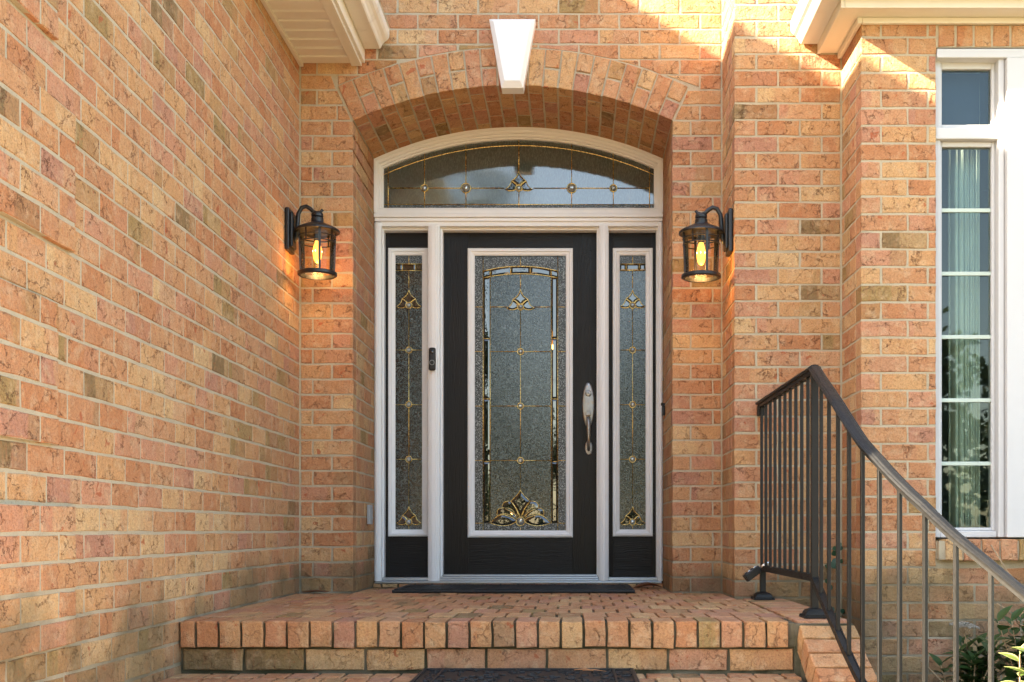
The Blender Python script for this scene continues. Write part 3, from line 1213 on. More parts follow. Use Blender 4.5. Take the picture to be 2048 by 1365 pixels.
def bevelled(parent, outline, y):
    """a cut-glass piece: raised centre, sloping rim, brass edge"""
    cx, cz = sum(p[0] for p in outline) / len(outline), sum(p[1] for p in outline) / len(outline)
    n = len(outline)
    vs = [(x, y, z) for x, z in outline] + [(cx + (x - cx) * .62, y - .006, cz + (z - cz) * .62) for x, z in outline]
    fs = [(i, (i + 1) % n, n + (i + 1) % n, n + i) for i in range(n)] + [tuple(range(n, 2 * n))]
    MB().add(vs, fs).build('bevel', 'bevel', parent)
    MB().tube([(x, y - .002, z) for x, z in outline], CR, 6, closed=True).build('came', 'brass', parent, smooth=True)


def trefoil(parent, x, z, s, y):
    """three-lobed cluster round a jewel; s = height from jewel to tip"""
    h = s
    top = bez((x, z + h), (x - .07 * h, z + .60 * h), (x - .43 * h, z + .42 * h), 8) + bez((x - .43 * h, z + .42 * h), (x - .12 * h, z + .28 * h), (x, z + .04 * h), 5)[1:]
    mir = [(2 * x - a, b) for a, b in reversed(top)][1:-1]
    bevelled(parent, top + mir, y)
    for sg in (-1, 1):
        lobe = bez((x + sg * .80 * h, z - .07 * h), (x + sg * .50 * h, z + .03 * h), (x + sg * .43 * h, z + .40 * h), 8)
        lobe += bez((x + sg * .43 * h, z + .40 * h), (x + sg * .16 * h, z + .30 * h), (x + sg * .05 * h, z + .02 * h), 5)[1:]
        lobe += bez((x + sg * .05 * h, z + .02 * h), (x + sg * .40 * h, z - .30 * h), (x + sg * .80 * h, z - .07 * h), 6)[1:-1]
        bevelled(parent, lobe, y)


def lite_frame(parent, x0, x1, z0, z1, w, y, name='lite_frame'):
    """white moulded rim round a glass panel (outer size), mitred"""
    def loop(d):
        return [(x0 + d, z0 + d), (x1 - d, z0 + d), (x1 - d, z1 - d), (x0 + d, z1 - d)]
    secs = [(0, .0), (0, -.014), (w * .22, -.020), (w * .45, -.020), (w * .52, -.013), (w * .80, -.010), (w, -.004), (w, .0)]
    vs = []
    for d, dy in secs:
        vs += [(x, y + dy, z) for x, z in loop(d)]
    fs = []
    for i in range(len(secs) - 1):
        for k in range(4):
            k2 = (k + 1) % 4
            fs.append((i * 4 + k, i * 4 + k2, (i + 1) * 4 + k2, (i + 1) * 4 + k))
    return MB().add(vs, fs).build(name, 'white', parent)


# ---- front door
fd = thing('front_door', 'near-black wood-grained front door with tall leaded glass panel', 'door', (-.315, YD, .06))
DX0, DX1, DZ0, DZ1 = -.782, .146, .062, 2.100
LX0, LX1, LZ0, LZ1 = -.627, -.007, .290, 1.995      # outer edge of the white glass rim
DB = YD + .045
MB().box(DX0, LX0 + .004, YD, DB, DZ0, DZ1).build('stile', 'doorv', fd, bevel=.002)
MB().box(LX1 - .004, DX1, YD, DB, DZ0, DZ1).build('stile', 'doorv', fd, bevel=.002)
MB().box(LX0 - .012, LX1 + .012, YD + .0015, DB, DZ0, LZ0 + .004).build('rail', 'doorh', fd, bevel=.001)
MB().box(LX0 - .012, LX1 + .012, YD + .0015, DB, LZ1 - .004, DZ1).build('rail', 'doorh', fd, bevel=.001)
lite_frame(fd, LX0, LX1, LZ0, LZ1, .041, YD)
MB().box(DX0 + .03, DX1 - .03, YD - .006, YD - .0005, DZ0 - .004, DZ0 + .012).build('sweep', 'plastic', fd, bevel=.001)
GY = YD + .006
U = 8.656e-4                                          # metres per drawing unit of the glass pattern
CX = -.3165


def dx(u):
    return CX + (u - 1027) * U


ZT = 1.951                                            # top of the visible glass


def dz(v):
    """drawing units downward from the top edge of the glass"""
    return ZT - v * U


gp = MB().box(LX0 + .03, LX1 - .03, GY, GY + .01, LZ0 + .03, LZ1 - .03).build('leaded_glass', 'worm', fd)
# granite border panes
aL, aR, iL, iR = dx(772), dx(1282), dx(820), dx(1237)
zb = dz(1826)
gl0, gl1, gz0, gz1 = dx(715), dx(1338), dz(1876), ZT


def arcz(x, v_mid, v_end):
    t = (x - CX) / (dx(1282) - CX)
    return dz(v_mid + (v_end - v_mid) * t * t)


hl = [dz(345), dz(650), dz(1022), dz(1394), dz(1822)]      # level lines
ed = [gz0] + sorted(hl) + [gz1]
for i in range(len(ed) - 1):
    for a, b in ((gl0, aL), (aR, gl1)):
        MB().box(a, b, GY - .0025, GY, ed[i] + .001, ed[i + 1] - .001).build('border_pane', 'granite', gp)
n = 12
for a, b in ((aL, CX), (CX, aR)):
    poly = [(a, gz1), (a, arcz(a, 67, 100))] + [(a + (b - a) * i / n, arcz(a + (b - a) * i / n, 67, 100)) for i in range(1, n)] + [(b, arcz(b, 67, 100)), (b, gz1)]
    MB().prism(poly, GY - .0025, GY - .0003).build('border_pane', 'granite', gp)
    MB().box(a, b, GY - .0025, GY - .0003, gz0, dz(1822) - .001).build('border_pane', 'granite', gp)
# bevelled strips: uprights and the arched band
for a, b in ((aL, iL), (iR, aR)):
    es = [dz(1822), dz(1402), dz(974), dz(562), arcz((a + b) / 2, 119, 147)]
    for j in range(len(es) - 1):
        q = MB()
        z0, z1 = es[j] + .002, es[j + 1] - .002
        e = (b - a) * .28
        q.add([(a, GY - .001, z0), (b, GY - .001, z0), (b, GY - .001, z1), (a, GY - .001, z1), (a + e, GY - .006, z0 + e), (b - e, GY - .006, z0 + e), (b - e, GY - .006, z1 - e), (a + e, GY - .006, z1 - e)],
              [(0, 1, 5, 4), (1, 2, 6, 5), (2, 3, 7, 6), (3, 0, 4, 7), (4, 5, 6, 7)])
        q.build('bevel_strip', 'bevel', gp)
    for zz in es[1:4]:
        came(gp, [(a, zz), (b, zz)], GY - .003)
bx = [dx(772), dx(820), dx(960), dx(1094), dx(1237), dx(1282)]
for j in range(5):
    a, b = bx[j] + .001, bx[j + 1] - .001
    m = 6
    up = [(a + (b - a) * i / m, arcz(a + (b - a) * i / m, 67, 100) - .001) for i in range(m + 1)]
    dn = [(a + (b - a) * i / m, arcz(a + (b - a) * i / m, 119, 147) + .001) for i in range(m + 1)]
    poly = dn + up[::-1]
    cx_, cz_ = sum(p[0] for p in poly) / len(poly), sum(p[1] for p in poly) / len(poly)
    nn = len(poly)
    vs = [(x, GY - .001, z) for x, z in poly] + [(cx_ + (x - cx_) * .8, GY - .006, z + (((arcz(x, 67, 100) + arcz(x, 119, 147)) / 2) - z) * .5) for x, z in poly]
    MB().add(vs, [(i, (i + 1) % nn, nn + (i + 1) % nn, nn + i) for i in range(nn)] + [tuple(range(nn, 2 * nn))]).build('bevel_strip', 'bevel', gp)
    if j:
        came(gp, [(bx[j], arcz(bx[j], 67, 100)), (bx[j], arcz(bx[j], 119, 147))], GY - .003)
cy = GY - .0035
for u in (772, 1282):
    came(gp, [(dx(u), gz0), (dx(u), gz1)], cy)
for u in (820, 1237):
    came(gp, [(dx(u), dz(1822)), (dx(u), arcz(dx(u), 119, 147))], cy)
for vm, ve in ((67, 100), (119, 147)):
    came(gp, [(aL + (aR - aL) * i / 20, arcz(aL + (aR - aL) * i / 20, vm, ve)) for i in range(21)], cy)
came(gp, [(CX, gz1), (CX, dz(67))], cy)
came(gp, [(CX, dz(119)), (CX, dz(222))], cy)
came(gp, [(CX, dz(368)), (CX, dz(1590))], cy)
came(gp, [(CX, dz(1855)), (CX, gz0)], cy)
for i, z in enumerate(hl):
    came(gp, [(gl0, z), (aL, z)], cy)
    came(gp, [(aR, z), (gl1, z)], cy)
    if i == 0:
        came(gp, [(iL, z), (dx(935), z)], cy)
        came(gp, [(dx(1119), z), (iR, z)], cy)
    elif i < 4:
        came(gp, [(iL, z), (iR, z)], cy)
    if i < 4:
        jewel(gp, CX, z, cy, .0185)
trefoil(gp, CX, dz(345), 122 * U, GY - .001)
# fan at the foot of the glass
fz = dz(1810)
top = bez((CX, fz + 217 * U), (CX - 10 * U, fz + 185 * U), (CX - 67 * U, fz + 138 * U), 6) + bez((CX - 67 * U, fz + 138 * U), (CX - 20 * U, fz + 90 * U), (CX, fz + 20 * U), 6)[1:]
bevelled(gp, top + [(2 * CX - a, b) for a, b in reversed(top)][1:-1], GY - .001)
for sg in (-1, 1):
    pet = [((-67, 138), (-125, 145), (-126, 92), (-60, 110), (-8, 22)), ((-126, 92), (-165, 92), (-160, 42), (-80, 70), (-14, 16)), ((-205, -12), (-165, 45), (-120, 45), (-60, 35), (-22, 4))]
    for j, (p0, c0, p1, c1, p2) in enumerate(pet):
        f_ = lambda p: (CX - sg * p[0] * U, fz + p[1] * U)
        if j < 2:
            ol = bez(f_(p0), f_(c0), f_(p1), 5) + bez(f_(p1), f_(c1), f_(p2), 5)[1:] + bez(f_(p2), f_((-25, 95) if j == 0 else (-50, 75)), f_(p0), 5)[1:-1]
        else:
            ol = bez(f_(p0), f_(c0), f_(p1), 5) + bez(f_(p1), f_(c1), f_(p2), 5)[1:] + bez(f_(p2), f_((-90, -55)), f_(p0), 7)[1:-1]
        bevelled(gp, ol, GY - .001)
jewel(gp, CX, fz, cy - .001, .026)

# handle set
hs = subroot('handle', fd)
hx = .0845


def oval(mb_, cx, cz, rx, rz, y0, h, n=32):
    prof = [(1.0, 0), (1.0, h * .5), (.93, h * .85), (.82, h), (0, h)]
    vs = []
    for s_, hh in prof:
        for k in range(n):
            w = 2 * math.pi * k / n
            vs.append((cx + rx * s_ * math.cos(w), y0 - hh, cz + rz * s_ * math.sin(w)))
    fs = []
    for i in range(len(prof) - 1):
        for k in range(n):
            k2 = (k + 1) % n
            fs.append((i * n + k, i * n + k2, (i + 1) * n + k2, (i + 1) * n + k))
    return mb_.add(vs, fs)


oval(MB(), hx, 1.073, .0365, .134, YD, .010).build('backplate', 'nickel', hs, smooth=True)
oval(MB(), hx + .002, .818, .0235, .044, YD, .009).build('rosette', 'nickel', hs, smooth=True)
MB().lathe([(.019, 0), (.019, .004), (.016, .006), (0, .006)], (hx, YD - .009, 1.140), 20, 'y').build('lock_cylinder', 'nickel', hs, smooth=True)
MB().box(hx - .0015, hx + .0015, YD - .0165, YD - .014, 1.136, 1.144).build('keyhole', 'plastic', hs)
MB().prism([(hx - .014, 1.008), (hx + .014, 1.008), (hx + .015, 1.032), (hx + .006, 1.027), (hx - .006, 1.027), (hx - .015, 1.032)], YD - .034, YD - .008).build('thumb_latch', 'nickel', hs, bevel=.002)
gpts = [(hx, YD - .004, .992), (hx, YD - .03, .992), (hx, YD - .05, .975), (hx + .001, YD - .056, .94), (hx + .001, YD - .056, .90), (hx + .002, YD - .052, .865), (hx + .002, YD - .04, .835), (hx + .002, YD - .022, .812), (hx + .002, YD - .004, .806)]
MB().tube(gpts, [.012, .013, .013, .0125, .0115, .0105, .0095, .009, .009], 12).build('grip', 'nickel', hs, smooth=True)


# ---- sidelights
def sidelight(x0, x1, lx0, lx1, label, group):
    t = thing('sidelight', label, 'sidelight', ((x0 + x1) / 2, YD, .06), group)
    lz0, lz1 = .296, 1.997
    c = (lx0 + lx1) / 2
    MB().box(x0, lx0 + .004, YD + .002, DB, .058, 2.100).build('stile', 'doorv', t, bevel=.002)
    MB().box(lx1 - .004, x1, YD + .002, DB, .058, 2.100).build('stile', 'doorv', t, bevel=.002)
    MB().box(lx0 - .004, lx1 + .004, YD + .004, DB, .058, lz0 + .004).build('rail', 'doorh', t, bevel=.001)
    MB().box(lx0 - .004, lx1 + .004, YD + .004, DB, lz1 - .004, 2.100).build('rail', 'doorh', t, bevel=.001)
    lite_frame(t, lx0, lx1, lz0, lz1, .041, YD + .002)
    gy = GY + .002
    gl = MB().box(lx0 + .03, lx1 - .03, gy, gy + .01, lz0 + .03, lz1 - .03).build('leaded_glass', 'worm', t)
    a, b = lx0 + .041, lx1 - .041
    zt = lz1 - .041
    z_ = lambda v: zt - v * U
    y = gy - .0035
    MB().box(a, b, gy - .0025, gy, z_(55), zt).build('border_pane', 'granite', gl)
    MB().box(a, b, gy - .0025, gy, lz0 + .041, z_(1850)).build('border_pane', 'granite', gl)
    u3 = [a, c - 44 * U, c + 46 * U, b]
    for j in range(3):
        p, q_, e = u3[j] + .001, u3[j + 1] - .001, .009
        z0, z1 = z_(102) + .001, z_(57) - .001
        MB().add([(p, gy - .001, z0), (q_, gy - .001, z0), (q_, gy - .001, z1), (p, gy - .001, z1), (p + e, gy - .005, z0 + e), (q_ - e, gy - .005, z0 + e), (q_ - e, gy - .005, z1 - e), (p + e, gy - .005, z1 - e)],
                 [(0, 1, 5, 4), (1, 2, 6, 5), (2, 3, 7, 6), (3, 0, 4, 7), (4, 5, 6, 7)]).build('bevel_strip', 'bevel', gl)
    for v in (57, 102):
        came(gl, [(a, z_(v)), (b, z_(v))], y)
    for u in u3[1:3]:
        came(gl, [(u, z_(57)), (u, z_(102))], y)
    came(gl, [(c, zt), (c, z_(57))], y)
    came(gl, [(c, z_(102)), (c, z_(222))], y)
    came(gl, [(c, z_(360)), (c, z_(1700))], y)
    came(gl, [(c, z_(1842)), (c, lz0 + .041)], y)
    for v in (645, 1018, 1391):
        came(gl, [(a, z_(v)), (b, z_(v))], y)
        jewel(gl, c, z_(v), y, .0185)
    for v in (340, 1820):
        trefoil(gl, c, z_(v), 108 * U, gy - .001)
        jewel(gl, c, z_(v), y - .001, .0185)
    return t


sidelight(-1.125, -.845, -1.096, -.857, 'slim black sidelight with leaded glass beside the doorbell camera', 'sidelights flanking the front door')
sidelight(.190, .496, .229, .464, 'slim black sidelight with leaded glass beside the door handle', 'sidelights flanking the front door')

# ---- fanlight over the door
fl = thing('fanlight', 'low arched leaded fanlight with brass lines above the front door', 'fanlight', (AX, YF + .05, TZ0))
TY = YF + .050
rg = ring_pts(AR - .058)
xa, xb = rg[0][0], rg[-1][0]
gpan = MB().prism([(xa, TZ0 - .004), (xb, TZ0 - .004)] + rg[::-1], TY, TY + .008).build('leaded_glass', 'rain', fl)
ty = TY - .003
SF = 2.929e-1 / 341.0                                   # metres per drawing unit


def fx(u):
    return AX + (u - 1016) * SF


def fzz(v):
    return TZ0 + (600 - v) * SF


def rin(x, d=.058):
    r = AR - d
    return AZ + math.sqrt(r * r - (x - AX) ** 2)


came(gpan, [(xa + (xb - xa) * i / 40, rin(xa + (xb - xa) * i / 40, .092)) for i in range(41)], ty)
for u in (125, 373, 655, 1016, 1376, 1660, 1907):
    x = fx(u)
    top = rin(x, .059)
    if u == 1016:
        came(gpan, [(x, fzz(335)), (x, top)], ty)
        came(gpan, [(x, TZ0), (x, fzz(478))], ty)
    else:
        came(gpan, [(x, TZ0), (x, top)], ty)
came(gpan, [(xa, fzz(568)), (xb, fzz(568))], ty)
for u0, u1 in ((125, 915), (1115, 1907)):
    came(gpan, [(fx(u0), fzz(456)), (fx(u1), fzz(456))], ty)
for u, r in ((373, .021), (655, .028), (1376, .028), (1660, .021)):
    jewel(gpan, fx(u), fzz(456), ty - .001, r)
trefoil(gpan, AX, fzz(455), 118 * SF, TY - .001)
jewel(gpan, AX, fzz(455), ty - .001, .0185)
q = MB()
n = 24
q.box(xa, xb, TY - .002, TY - .0003, TZ0, fzz(568) - .001)
q.build('border_pane', 'granite', gpan)

# ------------------------------------------------------------------ tall window in the bay
wd = thing('window', 'tall narrow white window with pale grids and a separate square top pane', 'window', (1.8, YQ + .03, WBOT))
GX0, GX1 = 1.690, 1.918
WY = YQ + .035
mb = MB()
mb.box(XW, XW + .030, WY, WY + .1, WBOT, WT)                    # outer frame
mb.box(1.935, 1.962, WY - .02, WY + .1, WBOT, WT)
mb.box(XW + .030, 1.935, WY, WY + .1, WT - .040, WT)
mb.box(XW + .030, 1.935, WY, WY + .1, WBOT, WBOT + .030)
mb.build('frame', 'vinyl', wd, bevel=.004)
MB().box(XW + .001, 1.964, WY - .018, WY + .09, 2.118, 2.170).build('transom_bar', 'vinyl', wd, bevel=.004)
MB().box(XW + .001, 3.06, YQ - .004, WY + .02, WT - .0445, WT - .003).build('head_trim', 'vinyl', wd, bevel=.004)


def sash(x0, x1, z0, z1, gx0, gx1, gz0, gz1, par):
    q = MB()
    y0, y1 = WY + .018, WY + .06
    q.box(x0, gx0, y0, y1, z0, z1)
    q.box(gx1, x1, y0, y1, z0, z1)
    q.box(gx0, gx1, y0, y1, z0, gz0)
    q.box(gx0, gx1, y0, y1, gz1, z1)
    s_ = q.build('sash', 'vinyl', par, bevel=.003)
    MB().box(gx0 - .004, gx1 + .004, WY + .036, WY + .041, gz0 - .004, gz1 + .004).build('pane', 'window', s_)
    return s_


sash(XW + .031, 1.934, 2.171, WT - .041, GX0, GX1, 2.196, 2.452, wd)
s2 = sash(XW + .031, 1.934, WBOT + .031, 2.117, GX0, GX1, .345, 2.094, wd)
for i in range(1, 6):
    z = .345 + (2.094 - .345) * i / 6 + .003
    MB().box(GX0, GX1, WY + .027, WY + .0345, z - .009, z + .009).build('muntin', 'muntin', s2, bevel=.002)
MB().box(1.964, 2.30, YQ - .012, WY + .1, WBOT, WT - .046).build('mullion_panel', 'vinyl', wd, bevel=.004)
# the neighbouring sash beyond the panel
mb = MB()
mb.box(2.301, 2.34, WY, WY + .1, WBOT, WT - .046)
mb.box(3.03, 3.076, WY, WY + .1, WBOT, WT - .046)
mb.box(2.34, 3.03, WY, WY + .1, WBOT, WBOT + .04)
mb.box(2.34, 3.03, WY, WY + .1, WT - .09, WT - .046)
mb.build('frame', 'vinyl', wd, bevel=.004)
MB().box(2.339, 3.031, WY + .036, WY + .041, WBOT + .03, WT - .08).build('pane', 'window', wd)
rm = thing('room_interior', 'dim room behind the bay window glass', 'room', (2.2, 6.5, WBOT - .3))
mb = MB()
mb.box(1.4, 3.3, 7.6, 7.62, 0, 2.7)
mb.box(1.4, 1.42, 5.36, 7.6, 0, 2.7)
mb.box(3.28, 3.3, 5.36, 7.6, 0, 2.7)
mb.box(1.42, 3.28, 5.36, 7.6, 2.68, 2.7)
mb.box(1.42, 3.28, 5.36, 7.6, 0, .02)
mb.build('wall_lining', 'room', rm)
MB().box(XW + .03, 1.96, WY + .12, WY + .125, 2.14, WT - .05).build('shade', 'sky_tint_blind', rm)


def curtain(x0, x1, label, ph):
    q = MB()
    n, vs = 90, []
    for zi, z in enumerate((.05, 2.62)):
        for i in range(n + 1):
            x = x0 + (x1 - x0) * i / n
            y = 5.195 + .040 * math.sin(i * .36 + ph) + .012 * math.sin(i * 1.1 + ph * 2) + .01 * zi
            vs.append((x, y, z))
    fs = [(i, i + 1, n + 2 + i, n + 1 + i) for i in range(n)]
    q.add(vs, fs)
    o = q.build('curtain', 'curtain', None, smooth=True)
    o.modifiers.new('thickness', 'SOLIDIFY').thickness = .003
    tag(o, label, 'curtain')
    return o


curtain(1.78, 1.91, 'pale grey-green curtain hanging behind the tall narrow window', .4)
curtain(2.35, 2.75, 'pale grey-green curtain hanging beyond the white mullion panel', 1.4)


# ------------------------------------------------------------------ lanterns
def lantern(base, facing, label):
    """wall lantern; base = point on the wall at the lantern's bottom ring level, facing +1 to +X, -1 to -X"""
    t = thing('wall_lantern', label, 'lantern', base, 'lit wall lanterns')
    T = Matrix.Translation(Vector(base)) @ (Matrix.Identity(4) if facing > 0 else Matrix.Rotation(math.pi, 4, 'Z'))
    A = .150                                          # arm reach
    MB(T).box(.0, .022, -.058, .058, .120, .333).build('backplate', 'iron', t, bevel=.006)
    MB(T).box(.021, .036, -.042, .042, .140, .313).build('backplate_step', 'iron', t, bevel=.006)
    arm = [(.034, 0, .17), (.046, 0, .20), (.050, 0, .26), (.054, 0, .315), (.072, 0, .346), (.094, 0, .352), (.114, 0, .340), (.130, 0, .324), (.150, 0, .318), (.168, 0, .324), (.178, 0, .336)]
    MB(T).tube(arm, [.010, .011, .011, .011, .011, .011, .0105, .010, .0095, .0085, .007], 10).build('arm', 'iron', t, smooth=True)
    c = (A, 0, 0)
    MB(T).lathe([(.0, .322), (.024, .320), (.030, .312), (.030, .300), (.026, .296), (.031, .290), (.031, .272), (.034, .266), (.050, .262), (.080, .248), (.104, .236), (.111, .230), (.112, .222), (.108, .220), (.088, .226), (.0, .232)], c, 36).build('cap', 'iron', t, smooth=False)
    MB(T).lathe([(.092, .0), (.098, .004), (.098, .016), (.094, .020), (.080, .020), (.080, .0), (.092, .0)], c, 40, caps=False).build('bottom_ring', 'iron', t)
    for z, r in ((.196, .0905), (.168, .0893)):
        MB(T).tube([(A + r * math.cos(w), r * math.sin(w), z) for w in [2 * math.pi * i / 40 for i in range(40)]], .0034, 6, closed=True).build('band', 'iron', t, smooth=True)
    a0 = -1.22 if facing > 0 else 1.78
    for i in range(4):
        w = a0 + i * math.pi / 2
        cw, sw = math.cos(w), math.sin(w)
        MB(T).bar((A + .084 * cw, .084 * sw, .012), (A + .091 * cw, .091 * sw, .228), .012, .006, (-sw, cw, 0)).build('bar', 'iron', t)
        for dw in (.785,):
            w2 = w + dw
            MB(T).bar((A + .0893 * math.cos(w2), .0893 * math.sin(w2), .168), (A + .091 * math.cos(w2), .091 * math.sin(w2), .228), .006, .005, (-math.sin(w2), math.cos(w2), 0)).build('short_bar', 'iron', t)
    gl = MB(T)
    n = 40
    vs = [(A + r * math.cos(2 * math.pi * k / n), r * math.sin(2 * math.pi * k / n), z) for r, z in ((.0800, .012), (.0865, .222)) for k in range(n)]
    gl.add(vs, [(k, (k + 1) % n, n + (k + 1) % n, n + k) for k in range(n)]).build('glass', 'lampglass', t, smooth=True)
    MB(T).lathe([(0, .215), (.017, .215), (.017, .180), (.013, .176), (0, .176)], c, 20).build('socket', 'iron', t, smooth=False)
    bl = MB(T).lathe([(.012, .176), (.013, .166), (.019, .150), (.0225, .130), (.0225, .105), (.018, .085), (.010, .070), (.0, .064)], c, 20).build('bulb', 'bulb', t, smooth=True)
    for k in range(6):
        w = 2 * math.pi * k / 6
        MB(T).tube([(A + .007 * math.cos(w), .007 * math.sin(w), .160), (A + .0226 * math.cos(w + .3), .0226 * math.sin(w + .3), .125), (A + .009 * math.cos(w + .6), .009 * math.sin(w + .6), .078)], .0016, 5).build('filament', 'filament', bl)
    li = bpy.data.lights.new('lantern_light', 'POINT')
    li.energy = .45
    li.color = (1.0, .55, .20)
    li.shadow_soft_size = .03
    lo = bpy.data.objects.new('lantern_light', li)
    COL.objects.link(lo)
    lo.location = T @ Vector((A, 0, .045))
    adopt(lo, t)
    return t


lantern((XL + .002, 5.55, 1.615), 1, 'black lantern with lit amber bulb on the long side wall')
lantern((XP - .002, 5.45, 1.580), -1, 'black lantern with lit amber bulb on the side of the pier')

# ------------------------------------------------------------------ small fittings
db = thing('doorbell_camera', 'black video doorbell on the white mullion beside the front door', 'doorbell', (-.822, YF, 1.26))
MB().box(-.8425, -.8015, YF - .030, YF - .0065, 1.257, 1.391).build('body', 'plastic', db, bevel=.012, seg=4)
MB().lathe([(.0, .004), (.008, .003), (.0105, 0), (.0105, -.004)], (-.822, YF - .0305, 1.364), 20, 'y').build('lens', 'bevel', db, smooth=True)
MB().tube([(-.822 + .0135 * math.cos(2 * math.pi * i / 24), YF - .0305, 1.303 + .0135 * math.sin(2 * math.pi * i / 24)) for i in range(24)], .0017, 6, closed=True).build('button_ring', 'grey', db, smooth=True)
sb = thing('junction_box', 'small grey weatherproof box low on the brick reveal', 'junction box', (XO0, 6.2, .38))
MB().box(XO0 + .003, XO0 + .022, 6.17, 6.25, .365, .475).build('cover', 'grey', sb, bevel=.004)
MB().box(XO0 + .022, XO0 + .026, 6.185, 6.235, .39, .45).build('flap', 'grey', sb, bevel=.002)
sn = thing('contact_sensor', 'small black sensor stuck to the brick reveal by the frame', 'sensor', (XO1, 6.25, 1.0))
MB().box(XO1 - .018, XO1 - .003, 6.24, 6.29, .985, 1.04).build('body', 'plastic', sn, bevel=.003)
MB().box(XO1 - .024, XO1 - .003, 6.25, 6.28, 1.042, 1.056).build('tab', 'plastic', sn, bevel=.002)

# ------------------------------------------------------------------ stoop
YS = 4.02                       # front of the landing
XS1 = .812                      # inner edge of the cheek wall
XS2 = 1.030
RISE, TREAD = .190, .325
st = thing('brick_stoop', 'brick landing and steps with overhanging rowlock edge below the front door', 'steps', (AX, 5, GZ))
mb = MB()
mb.box(XL + .001, XS1 - .002, YS + .014, YS + .2, -.094, -.008)
mb.box(XL + .001, XS1 - .002, YS + .03, YF + .2, GZ - .1, -.010)
mb.box(XL + .001, XS1 - .002, YS - TREAD + .03, YS + .2, GZ - .1, -RISE - .010)
mb.box(XL + .001, XS1 - .002, YS - 2 * TREAD + .03, YS - .1, GZ - .1, -2 * RISE - .010)
mb.box(XS1 - .003, XS2 - .006, YS + .01, YP, GZ - .1, -.010)
mb.build('mortar', 'mossy', st)
W = Wall(st, 'paver')
UP = ((1, 0, 0), (0, 1, 0), (0, 0, 1))
for s_ in range(3):
    z = -s_ * RISE
    yf = YS - s_ * TREAD
    x, i = XL + .008, 0
    while x < XS1 - .03:
        x2 = min(x + (.050 if i == 0 else .074), XS1 - .006)
        d_ = .196
        W.brick(((x + x2) / 2, yf + random.uniform(-.003, .003), z - .048 + random.uniform(-.002, .002)), (1, 0, 0), (0, 0, 1), (0, -1, 0), x2 - x, .095, d_, wob=1.4)
        x = x2 + .0095
        i += 1
    zc = z - .096 - .008 - .0385
    for a, b in spans(XL + .012, XS1 - .006, XL + .235 + (s_ % 2) * .1, .2225, .012):
        W.brick(((a + b) / 2, yf + .022, zc), (1, 0, 0), (0, 0, 1), (0, -1, 0), b - a, .077, .09, wob=1.3)
# paving of landing: headers in staggered rows
y, row = YS + .208, 0
while y < YF - .05:
    y2 = min(y + .201, YF - .04)
    x0, x1 = (XL + .006, XS1 - .006) if y2 < YB else (XO0 + .004, XO1 - .004)
    if y < YB - .01 and y2 > YB:
        y2 = YB - .008
    hi_x = x1 if y2 < YP else (XP - .006 if y2 < YB else x1)
    for a, b in spans(x0, hi_x, XL + (row % 2) * .049, .0985, .0095):
        W.brick(((a + b) / 2, (y + y2) / 2, random.uniform(-.0015, .0015)), *UP, b - a, y2 - y, .02, wob=1.5)
    y = y2 + .0105
    row += 1
# treads behind the rowlocks
for s_ in (1, 2):
    y, z = YS - s_ * TREAD + .207, -s_ * RISE
    for a, b in spans(XL + .006, XS1 - .006, XL + .03, .0985, .010):
        W.brick(((a + b) / 2, y + .054, z), *UP, b - a, .106, .02, wob=1.5)
# brick strip carrying the door sill
for a, b in spans(XO0 + .004, XO1 - .004, XO0 + .05, .0985, .010):
    W.brick(((a + b) / 2, YF - .034, .0115), (1, 0, 0), (0, 0, 1), (0, -1, 0), b - a, .021, .1)
MB().box(XO0 + .003, XO1 - .003, YF - .026, YF + .2, -.02, SILL - .0125).build('sill_bed', 'mossy', st)
# cheek wall capping: level, then falling with the stairs and turning outwards
PATH = [(.905, 5.32), (.913, 4.176), (.913, 4.062), (.915, 3.947), (.920, 3.833), (.930, 3.719), (.946, 3.606), (.970, 3.494), (1.002, 3.385), (1.046, 3.278), (1.104, 3.180), (1.171, 3.089), (1.243, 3.000), (1.318, 2.914), (1.394, 2.829), (1.470, 2.744), (1.546, 2.660)]
SLOPE = .62
y = YP - .045
while y > YS + .02:
    W.brick(((XS1 + XS2) / 2, y, random.uniform(-.001, .001)), *UP, .199, .071, .02, wob=1.2)
    y -= .0815
cx0 = (XS1 + XS2) / 2 - .913
run = 0.0
pp = [Vector((p[0] + cx0, p[1])) for p in PATH]
pos, i, rest = Vector((.913 + cx0, YS - .014)), 2, 0.0
ds = .0815 / math.sqrt(1 + SLOPE * SLOPE)
pts = [pos.copy()]
tgt = 2
while tgt < len(pp) and len(pts) < 14:
    d_ = pp[tgt] - pts[-1]
    if d_.length < ds:
        tgt += 1
        continue
    pts.append(pts[-1] + d_.normalized() * ds)
mbm = MB()
for j in range(len(pts) - 1):
    h = (pts[j + 1] - pts[j]).normalized()
    z = -.012 - SLOPE * ds * j
    t3 = Vector((h.x, h.y, -SLOPE)).normalized()
    side = Vector((-h.y, h.x, 0))                     # towards +X
    nrm = (t3.cross(side)).normalized()
    if nrm.z < 0:
        nrm = -nrm
    c = Vector((pts[j].x, pts[j].y, z)) + t3 * .04
    # the capping brick: its long side lies across the wall
    U_ = side
    V_ = nrm.cross(U_) if True else None
    if Vector(U_).cross(-nrm).dot(V_) < 0:
        V_ = -V_
    W.brick(c, U_, V_, nrm, .202, .0725, .10, wob=1.2)
    zb_ = c.z - .12
    lo_ = c - side * .093
    if zb_ > GZ:
        mbm.obox(Vector((c.x, c.y, (zb_ + GZ) / 2 - .05)), side * .094, Vector((h.x, h.y, 0)) * .045, Vector((0, 0, (zb_ - GZ) / 2 + .05)))
mbm.build('cheek_core', 'mossy', st)
